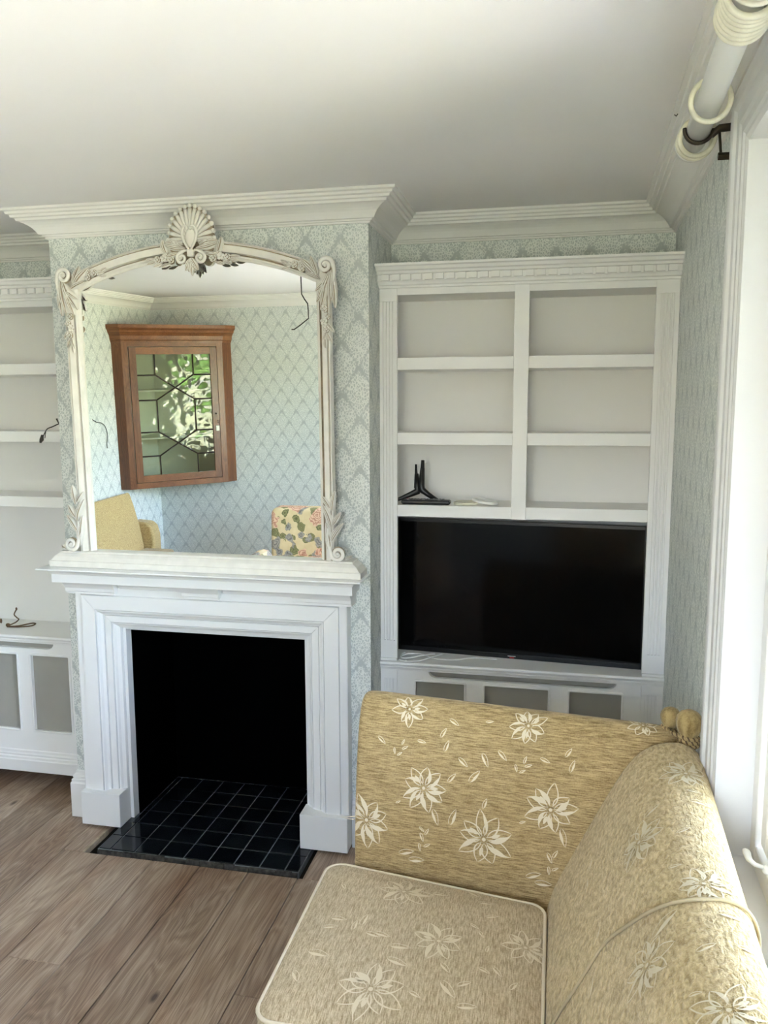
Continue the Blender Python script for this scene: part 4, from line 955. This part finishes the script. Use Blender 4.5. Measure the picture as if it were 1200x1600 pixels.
EMB_DATA = [
    ('F', 'arm', (1.5878, -0.791, 0.8946), (0, 0, 1), 0.0503, 0.2, 8, 1),
    ('F', 'arm', (1.9202, -0.8217, 0.8847), (0, 0, 1), 0.0546, 0.4, 9, 2),
    ('F', 'arm', (1.6392, -0.8579, 0.6964), (0, 0, 1), 0.0666, 0.1, 9, 3),
    ('F', 'arm', (1.4761, -0.8581, 0.5855), (0, 0, 1), 0.0753, 0.5, 9, 4),
    ('F', 'arm', (1.8096, -0.8913, 0.5829), (0, 0, 1), 0.0772, 0.3, 9, 5),
    ('F', 'arm', (1.9841, -0.8922, 0.6865), (0, 0, 1), 0.0703, 0.1, 9, 6),
    ('F', 'arm', (2.2182, -0.8097, 0.9052), (0, 0, 1), 0.0458, 0.2, 8, 7),
    ('L', 'arm', (1.5135, -0.8207, 0.8104), (0, 0, 1), 0.0308, -0.7),
    ('L', 'arm', (1.6289, -0.8286, 0.8183), (0, 0, 1), 0.0265, -0.17),
    ('L', 'arm', (1.576, -0.8259, 0.8115), (0, 0, 1), 0.0178, 1.13),
    ('L', 'arm', (1.5521, -0.8309, 0.786), (0, 0, 1), 0.019, -1.4),
    ('L', 'arm', (1.582, -0.8305, 0.797), (0, 0, 1), 0.0211, 0.52),
    ('L', 'arm', (1.5672, -0.8339, 0.7795), (0, 0, 1), 0.0189, 0.61),
    ('L', 'arm', (1.6891, -0.8236, 0.8467), (0, 0, 1), 0.0318, 1.05),
    ('L', 'arm', (1.6996, -0.8357, 0.8148), (0, 0, 1), 0.034, 1.22),
    ('L', 'arm', (1.7179, -0.8129, 0.8752), (0, 0, 1), 0.0329, -0.52),
    ('L', 'arm', (1.8155, -0.8143, 0.8846), (0, 0, 1), 0.0229, 0.17),
    ('L', 'arm', (1.7472, -0.8503, 0.7784), (0, 0, 1), 0.0362, -0.7),
    ('L', 'arm', (1.7171, -0.858, 0.7341), (0, 0, 1), 0.0342, 0.87),
    ('L', 'arm', (1.7794, -0.861, 0.7456), (0, 0, 1), 0.0461, 0.87),
    ('L', 'arm', (1.8075, -0.8521, 0.7909), (0, 0, 1), 0.0414, -1.13),
    ('L', 'arm', (1.8536, -0.8511, 0.8076), (0, 0, 1), 0.0358, -0.79),
    ('L', 'arm', (1.9144, -0.8577, 0.8032), (0, 0, 1), 0.0227, 1.22),
    ('L', 'arm', (1.9235, -0.8625, 0.7898), (0, 0, 1), 0.0228, 0.35),
    ('L', 'arm', (1.891, -0.8626, 0.7802), (0, 0, 1), 0.0217, -1.31),
    ('L', 'arm', (1.9081, -0.8658, 0.774), (0, 0, 1), 0.0195, 0.52),
    ('L', 'arm', (1.9668, -0.8607, 0.8083), (0, 0, 1), 0.0292, -0.35),
    ('L', 'arm', (2.0275, -0.8567, 0.8333), (0, 0, 1), 0.0302, 0.96),
    ('L', 'arm', (2.0375, -0.8688, 0.8018), (0, 0, 1), 0.0356, 1.22),
    ('L', 'arm', (1.8096, -0.8771, 0.6786), (0, 0, 1), 0.032, 1.22),
    ('L', 'arm', (1.5677, -0.8587, 0.6495), (0, 0, 1), 0.017, 0.52),
    ('L', 'arm', (1.6747, -0.8729, 0.6227), (0, 0, 1), 0.0472, -1.22),
    ('L', 'arm', (1.7227, -0.8765, 0.6298), (0, 0, 1), 0.0503, 1.22),
    ('L', 'arm', (1.6371, -0.8743, 0.5838), (0, 0, 1), 0.0204, -0.7),
    ('L', 'arm', (1.6516, -0.8762, 0.5795), (0, 0, 1), 0.0227, 1.05),
    ('L', 'arm', (1.6375, -0.8767, 0.5622), (0, 0, 1), 0.0273, -1.22),
    ('L', 'arm', (1.6319, -0.8791, 0.5334), (0, 0, 1), 0.024, -1.4),
    ('L', 'arm', (1.6524, -0.8804, 0.5419), (0, 0, 1), 0.0228, 0.52),
    ('L', 'arm', (1.5942, -0.8768, 0.5142), (0, 0, 1), 0.0472, 0.26),
    ('L', 'arm', (1.6231, -0.881, 0.4969), (0, 0, 1), 0.0472, 0.09),
    ('L', 'arm', (1.9116, -0.8926, 0.6442), (0, 0, 1), 0.0187, 0.35),
    ('L', 'arm', (2.0184, -0.9066, 0.6193), (0, 0, 1), 0.0506, -1.31),
    ('L', 'arm', (1.9985, -0.9109, 0.5736), (0, 0, 1), 0.0266, 1.05),
    ('L', 'arm', (1.9847, -0.911, 0.5618), (0, 0, 1), 0.0311, -1.13),
    ('L', 'arm', (1.9832, -0.9144, 0.5278), (0, 0, 1), 0.0246, -1.48),
    ('L', 'arm', (1.9994, -0.9154, 0.5345), (0, 0, 1), 0.0212, 0.52),
    ('L', 'arm', (1.9434, -0.912, 0.5086), (0, 0, 1), 0.045, 0.35),
    ('L', 'arm', (1.9699, -0.916, 0.4911), (0, 0, 1), 0.0473, 0.0),
    ('F', 'cushion', (1.6134, -1.0169, 0.4834), (0, 1, 0), 0.0742, 0.1, 8, 8),
    ('F', 'cushion', (1.7319, -1.206, 0.492), (0, 1, 0), 0.0644, 0.5, 8, 9),
    ('F', 'cushion', (1.6077, -1.3831, 0.484), (0, 1, 0), 0.0808, 0.3, 9, 10),
    ('F', 'cushion', (1.9324, -1.1602, 0.472), (0, 1, 0), 0.0612, 0.2, 8, 11),
    ('L', 'cushion', (1.4744, -1.1575, 0.4822), (0, 1, 0), 0.0468, -0.26),
    ('L', 'cushion', (1.4626, -1.1892, 0.4805), (0, 1, 0), 0.0417, 0.0),
    ('L', 'cushion', (1.5396, -1.1593, 0.4888), (0, 1, 0), 0.0464, 1.4),
    ('L', 'cushion', (1.5215, -1.1819, 0.4874), (0, 1, 0), 0.0385, 1.48),
    ('L', 'cushion', (1.575, -1.2117, 0.4907), (0, 1, 0), 0.0424, -0.35),
    ('L', 'cushion', (1.5971, -1.2082, 0.4914), (0, 1, 0), 0.0423, -0.35),
    ('L', 'cushion', (1.4616, -1.2887, 0.4803), (0, 1, 0), 0.0627, -0.35),
    ('L', 'cushion', (1.6461, -1.2434, 0.4922), (0, 1, 0), 0.052, 0.0),
    ('L', 'cushion', (1.6496, -1.2941, 0.4909), (0, 1, 0), 0.0555, -0.35),
    ('L', 'cushion', (1.7594, -1.2921, 0.4909), (0, 1, 0), 0.0392, -0.87),
    ('L', 'cushion', (1.7734, -1.3528, 0.4871), (0, 1, 0), 0.0596, -0.87),
    ('L', 'cushion', (1.7046, -1.3801, 0.4844), (0, 1, 0), 0.0296, -0.44),
    ('L', 'cushion', (1.8058, -1.3313, 0.4885), (0, 1, 0), 0.0371, 0.52),
    ('L', 'cushion', (1.8181, -1.3904, 0.4828), (0, 1, 0), 0.0461, 0.09),
    ('L', 'cushion', (1.7935, -0.9665, 0.4675), (0, 1, 0), 0.0542, -0.79),
    ('L', 'cushion', (1.8269, -1.0145, 0.4779), (0, 1, 0), 0.0418, 0.0),
    ('L', 'cushion', (1.8473, -1.0776, 0.4854), (0, 1, 0), 0.0361, 0.35),
    ('L', 'cushion', (1.8093, -1.1298, 0.4889), (0, 1, 0), 0.0262, -0.52),
    ('L', 'cushion', (1.8278, -1.1545, 0.4873), (0, 1, 0), 0.0259, -1.05),
    ('L', 'cushion', (1.8464, -1.2024, 0.4858), (0, 1, 0), 0.0255, 1.4),
    ('L', 'cushion', (1.8448, -1.2765, 0.4859), (0, 1, 0), 0.032, -0.44),
    ('L', 'cushion', (1.8742, -1.2699, 0.4823), (0, 1, 0), 0.0365, -0.87),
    ('L', 'cushion', (1.9115, -1.3022, 0.4767), (0, 1, 0), 0.0347, 1.05),
    ('L', 'cushion', (1.7064, -1.0024, 0.4788), (0, 1, 0), 0.0438, -0.09),
    ('L', 'cushion', (1.4515, -1.0188, 0.4788), (0, 1, 0), 0.0279, -1.05),
    ('L', 'cushion', (1.4315, -1.3661, 0.4757), (0, 1, 0), 0.0467, -1.05),
    ('F', 'back', (2.2857, -1.0797, 0.9012), (-0.35, 0.95, 0), 0.063, 0.2, 9, 12),
    ('F', 'back', (2.1679, -1.281, 0.8314), (-0.35, 0.95, 0), 0.0701, 0.3, 9, 13),
    ('F', 'back', (2.256, -1.5059, 0.8873), (-0.35, 0.95, 0), 0.056, 0.1, 9, 14),
    ('F', 'back', (2.1486, -1.6349, 0.8059), (-0.35, 0.95, 0), 0.0678, 0.5, 9, 15),
    ('F', 'back', (2.2358, -1.8277, 0.8892), (-0.35, 0.95, 0), 0.0599, 0.2, 9, 16),
    ('L', 'back', (2.2919, -1.158, 0.8971), (-0.35, 0.95, 0), 0.0326, -0.52),
    ('L', 'back', (2.2976, -1.2041, 0.8942), (-0.35, 0.95, 0), 0.048, -0.52),
    ('L', 'back', (2.2474, -1.3183, 0.8876), (-0.35, 0.95, 0), 0.0313, 0.09),
    ('L', 'back', (2.2006, -1.2, 0.8652), (-0.35, 0.95, 0), 0.0481, 0.09),
    ('L', 'back', (2.0798, -1.104, 0.6646), (-0.35, 0.95, 0), 0.0406, 0.87),
    ('L', 'back', (2.0851, -1.3756, 0.6782), (-0.35, 0.95, 0), 0.031, 0.7),
    ('L', 'back', (2.1813, -1.5732, 0.847), (-0.35, 0.95, 0), 0.0718, 0.14),
    ('L', 'back', (2.2302, -1.6809, 0.8828), (-0.35, 0.95, 0), 0.0379, 0.0),
    ('L', 'back', (2.2844, -1.5946, 0.8871), (-0.35, 0.95, 0), 0.0487, -0.52),
    ('L', 'back', (2.2164, -1.433, 0.8735), (-0.35, 0.95, 0), 0.0287, -0.52),
    ('L', 'back', (2.0672, -1.4891, 0.6393), (-0.35, 0.95, 0), 0.0447, 0.87),
    ('L', 'back', (2.0712, -1.158, 0.6492), (-0.35, 0.95, 0), 0.0342, 1.22),
    ('L', 'back', (2.1998, -1.7772, 0.8703), (-0.35, 0.95, 0), 0.0241, -0.52),
    ('L', 'back', (2.2928, -1.6786, 0.885), (-0.35, 0.95, 0), 0.034, -0.44),
]
for d in EMB_DATA:
    if d[0] == 'F': flower(d[1], d[2], d[3], d[4], d[5], M_EMB2 if d[1] == 'back' else M_EMB, d[6], d[7])
    else: leafe(d[1], d[2], d[3], d[4], d[5], M_EMB2 if d[1] == 'back' else M_EMB)

# ================================================================== THINGS SEEN IN THE MIRROR
# corner cabinet
A0, A1 = Vector((XL + .001, -3.300)), Vector((-1.576, -3.300)); B1, B0 = Vector((-.945, -3.872)), Vector((-.905, YB + .001)); CC = Vector((XL + .001, YB + .001))
cab = thing('corner_cabinet', (-1.35, -3.7, .89), 'mahogany corner cabinet with an astragal glazed door hung high in the corner', 'cabinet')
ex = (B1 - A1).normalized(); en = Vector((-ex.y, ex.x)); en = en if en.dot(Vector((1, 1))) > 0 else -en; FW = (B1 - A1).length
def FC(u, n, z): p = A1 + ex * u + en * n; return (p.x, p.y, z)
zb, zt = .89, 2.25
def cbox(name, u0, u1, n0, n1, z0, z1, m, parent=cab, bevel=.0015): return obj(name, MB().box(u0, u1, n0, n1, z0, z1).xf(FC), m, parent, bevel)
def poly(name, pts, z0, z1, m): return obj(name, MB().prism([tuple(p) for p in pts], lambda u, v, d: (u, v, d), z0, z1), m, cab)
for (a, b) in ((A0, A1), (B1, B0)):
    d = (b - a).normalized(); nn = Vector((-d.y, d.x)); ctr = (CC - a); nn = nn if nn.dot(ctr) > 0 else -nn
    obj('side_return', MB().prism([tuple(a), tuple(b), tuple(b + nn * .016), tuple(a + nn * .016)], lambda u, v, d_: (u, v, d_), zb, 2.13), M_MAHOG, cab)
PI_ = [CC, A0, A1, B1, B0]
inset = [CC + Vector((.004, .004)), A0 + Vector((.004, -.004)), A1 + Vector((.004, -.022)), B1 + Vector((-.03, -.004)), B0 + Vector((-.004, .004))]
poly('bottom_board', inset, zb, zb + .02, M_MAHOGX); poly('top_board', inset, 2.11, 2.13, M_MAHOGX)
for z_ in (1.30, 1.70): poly('shelf_board', [inset[0], inset[1], inset[2] + Vector((-.02, -.02)), inset[3] + Vector((-.02, -.02)), inset[4]], z_, z_ + .014, M_CABIN)
obj('back_board', BX(XL + .002, XL + .006, YB + .008, -3.32, zb + .021, 2.109), M_CABIN, cab); obj('back_board', BX(XL + .0065, -.93, YB + .002, YB + .006, zb + .021, 2.109), M_CABIN, cab)
cbox('stile', 0, .052, -.020, 0, zb, 2.13, M_MAHOG); cbox('stile', FW - .052, FW, -.020, 0, zb, 2.13, M_MAHOG)
cbox('bottom_rail', .052, FW - .052, -.020, 0, zb, .938, M_MAHOGX); cbox('frieze', .052, FW - .052, -.020, 0, 2.072, 2.13, M_MAHOGX)
# crown follows the three faces
cr = MB(); path = [tuple(B0), tuple(B1), tuple(A1), tuple(A0)]
cprof = [(.0, 2.105), (.006, 2.105), (.008, 2.120), (.014, 2.128), (.020, 2.160), (.034, 2.182), (.040, 2.186), (.046, 2.205), (.058, 2.215), (.062, 2.222), (.062, 2.25), (0, 2.25)]
cr.sweep(path, [(-o, h) for o, h in cprof], False, ID); obj('crown', cr, M_MAHOGX, cab)
poly('top_cover', PI_, 2.238, 2.2495, M_MAHOG)
dr = MB(); D0, D1, DZ0, DZ1 = .056, FW - .056, .942, 2.068; fw = .058
dr.box(D0, D0 + fw, -.018, .004, DZ0, DZ1); dr.box(D1 - fw, D1, -.018, .004, DZ0, DZ1); dr.xf(FC)
door = obj('door', dr, M_MAHOG, cab, .002)
for a, b in ((DZ0, DZ0 + fw), (DZ1 - fw, DZ1)): cbox('rail', D0 + fw, D1 - fw, -.018, .004, a, b, M_MAHOGX, door)
G0, G1, GZ0, GZ1 = D0 + fw, D1 - fw, DZ0 + fw, DZ1 - fw
def gp(u, v): return (lerp(G0, G1, u), lerp(GZ1, GZ0, v))
N = dict(A=(.24, .17), B=(.76, .17), X=(.5, .275), C=(.24, .375), D=(.76, .375), E=(.24, .64), F=(.76, .64), Y=(.5, .74), G=(.24, .84), H=(.76, .84), A0=(0, .17), B0=(1, .17), C0=(0, .375), D0=(1, .375), E0=(0, .64), F0=(1, .64), G0=(0, .84), H0=(1, .84), AT=(.24, 0), BT=(.76, 0), GB=(.24, 1), HB=(.76, 1), TL=(0, 0), TR=(1, 0), BL=(0, 1), BR=(1, 1))
for s_ in 'AT-A BT-B A0-A B-B0 A-X B-X X-C X-D C0-C D-D0 C-E D-F E0-E F-F0 E-Y F-Y Y-G Y-H G0-G H-H0 G-GB H-HB'.split():
    a, b = (gp(*N[k]) for k in s_.split('-')); obj('glazing_bar', MB().tube([FC(a[0], -.004, a[1]), FC(b[0], -.004, b[1])], .0062, 6), M_BARS, door)
for s_ in ('TL AT A A0', 'AT BT B X A', 'BT TR B0 B', 'A0 A X C C0', 'B B0 D0 D X', 'C0 C E E0', 'C X D F Y E', 'D D0 F0 F', 'E0 E Y G G0', 'F F0 H0 H Y', 'G0 G GB BL', 'G Y H HB GB', 'H H0 BR HB'):
    pts = [gp(*N[k]) for k in s_.split()]; obj('pane', MB().prism(pts, lambda u, v, d: FC(u, d, v), -.0105, -.0085), M_PANE, door)
kn = MB(); c_ = FC(D1 - fw / 2, .004, 1.50); kn.ball((c_[0] + en.x * .008, c_[1] + en.y * .008, c_[2]), .008); obj('knob', kn, M_BARS, door)
obj('key', MB().tube([FC(D1 - .02, .006, 1.44), FC(D1 - .02, .026, 1.44), FC(D1 - .02, .026, 1.415)], .0025, 6), M_BRONZE, door)
cbox('key_tag', D1 - .034, D1 - .006, .008, .010, 1.35, 1.395, M_RING, door, 0)
# tan armchair by the left wall
ac = thing('armchair', (-1.35, -2.95, 0), 'tan patterned high-backed armchair against the wall under the mahogany cabinet, seen in the mirror', 'armchair')
bk2 = MB(); bk2.loft([[(x + .005, y, z) for x, z in ((-1.60, .12), (-1.49, .12), (-1.49, .42), (-1.52, .60), (-1.56, .76), (-1.59, .855), (-1.60, .872), (-1.635, .862), (-1.650, .80), (-1.650, .12))] for y in (-3.30, -3.27, -2.65, -2.62)], True, True, False)
obj('backrest', bk2, M_TAN, ac, .018, seg=4)
for y0 in (-3.44, -2.615):
    ar = MB(); ar.loft([[(x, y, z) for x, z in ((-1.60, .12), (-1.40, .12), (-1.40, .50), (-1.42, .575), (-1.46, .61), (-1.60, .62 if y0 < -3 else .50))] for y in (y0, y0 + .135)], True, True, False); obj('armrest', ar, M_TAN, ac, .022, seg=4)
obj('seat', BX(-1.485, -1.20, -3.298, -2.622, .12, .40), M_CUSH, ac, .03, seg=4)
for x in (-1.56, -1.43):
    for y in (-3.37, -2.55): obj('leg', MB().lathe([(.018, .001), (.026, .1195)], (x, y, 0), 12), M_DARKWOOD, ac)
# floral armchair by the near wall
fc = thing('armchair', (-.05, -3.0, 0), 'rose-print floral armchair seen in the mirror by the far wall', 'armchair')
fbk = MB(); fx0, fx1 = -.305, .41
fbk.loft([[(x, y - z * .10 + .06, z) for x, z in [(p[0], p[1]) for p in rounded_rect(fx0, fx1,   .12, .785, .055, 5)]] for y in (-3.36, -3.20)], True, True, False)
obj('backrest', fbk, M_FLORAL, fc, .03, seg=4)
for s, x0 in ((-1, -.42), (1, .38)):
    fa = MB(); fa.loft([[(x0 + .155 * (.5 + .5 * cos(a)) if False else x0 + .0775 + .0775 * c0, y, z_) for c0, z_ in ((-1, .12), (1, .12), (1, .36), (.9, .42), (.5, .455), (0, .465), (-.5, .455), (-.9, .42), (-1, .36))] for y in (-3.15, -2.72)], True, True, False); obj('armrest', fa, M_FLORAL, fc, .02, seg=3)
obj('seat', BX(-.26, .375, -3.17, -2.68, .12, .42), M_FLORAL, fc, .035, seg=4)
for x in (-.32, .43):
    for y in (-3.28, -2.78): obj('leg', MB().lathe([(.018, .001), (.026, .1195)], (x, y, 0), 12), M_DARKWOOD, fc)

# ================================================================== GARDEN OUTSIDE THE WINDOW
obj('lawn', MB().box(6.2, 60, -45, 35, -.75, -.70).box(-6, 6.2, -45, -8.2, -.75, -.70), M_LAWN, kind='structure')
obj('terrace_reflector', MB().box(2.75, 6.2, -8.2, 35, -.75, -.66).box(-6, 2.75, -8.2, -4.3, -.75, -.66), M_BOUNCE, kind='structure')  # unseen paving added to bounce neutral daylight up to the ceiling
rd = random.Random(3)
for i, (x, y, r, h) in enumerate(((23, -16, 2.6, 4.6), (25, -8, 3.0, 5.0), (27, 1.5, 3.2, 5.0), (22.5, 11, 2.4, 4.4), (24, -26, 3.5, 5.6))):
    tr = thing('garden_tree', (x, y, -.7), ['broad green garden tree outside the window, southern end of the row', 'tall green garden tree outside opposite the window', 'rounded green garden tree behind the tall one', 'small green garden tree at the northern end of the row', 'big green garden tree at the back corner of the lawn'][i], 'tree')
    obj('trunk', MB().tube([(x, y, -.7), (x + .1, y, h * .4)], [.22, .13], 10), M_DARKWOOD, tr)
    q = MB(); n_, m_ = 22, 14
    q.loft([[(x + (r * sin(pi * (j + .05) / (m_ + .1))) * (1 + .16 * sin(5 * 2 * pi * k / n_ + j) + rd.uniform(-.08, .08)) * cos(2 * pi * k / n_), y + (r * sin(pi * (j + .05) / (m_ + .1))) * (1 + .16 * sin(4 * 2 * pi * k / n_ + 2 * j) + rd.uniform(-.08, .08)) * sin(2 * pi * k / n_), h * .62 - h * .42 * cos(pi * j / m_)) for k in range(n_)] for j in range(m_ + 1)])
    obj('crown', q, M_LEAF, tr)
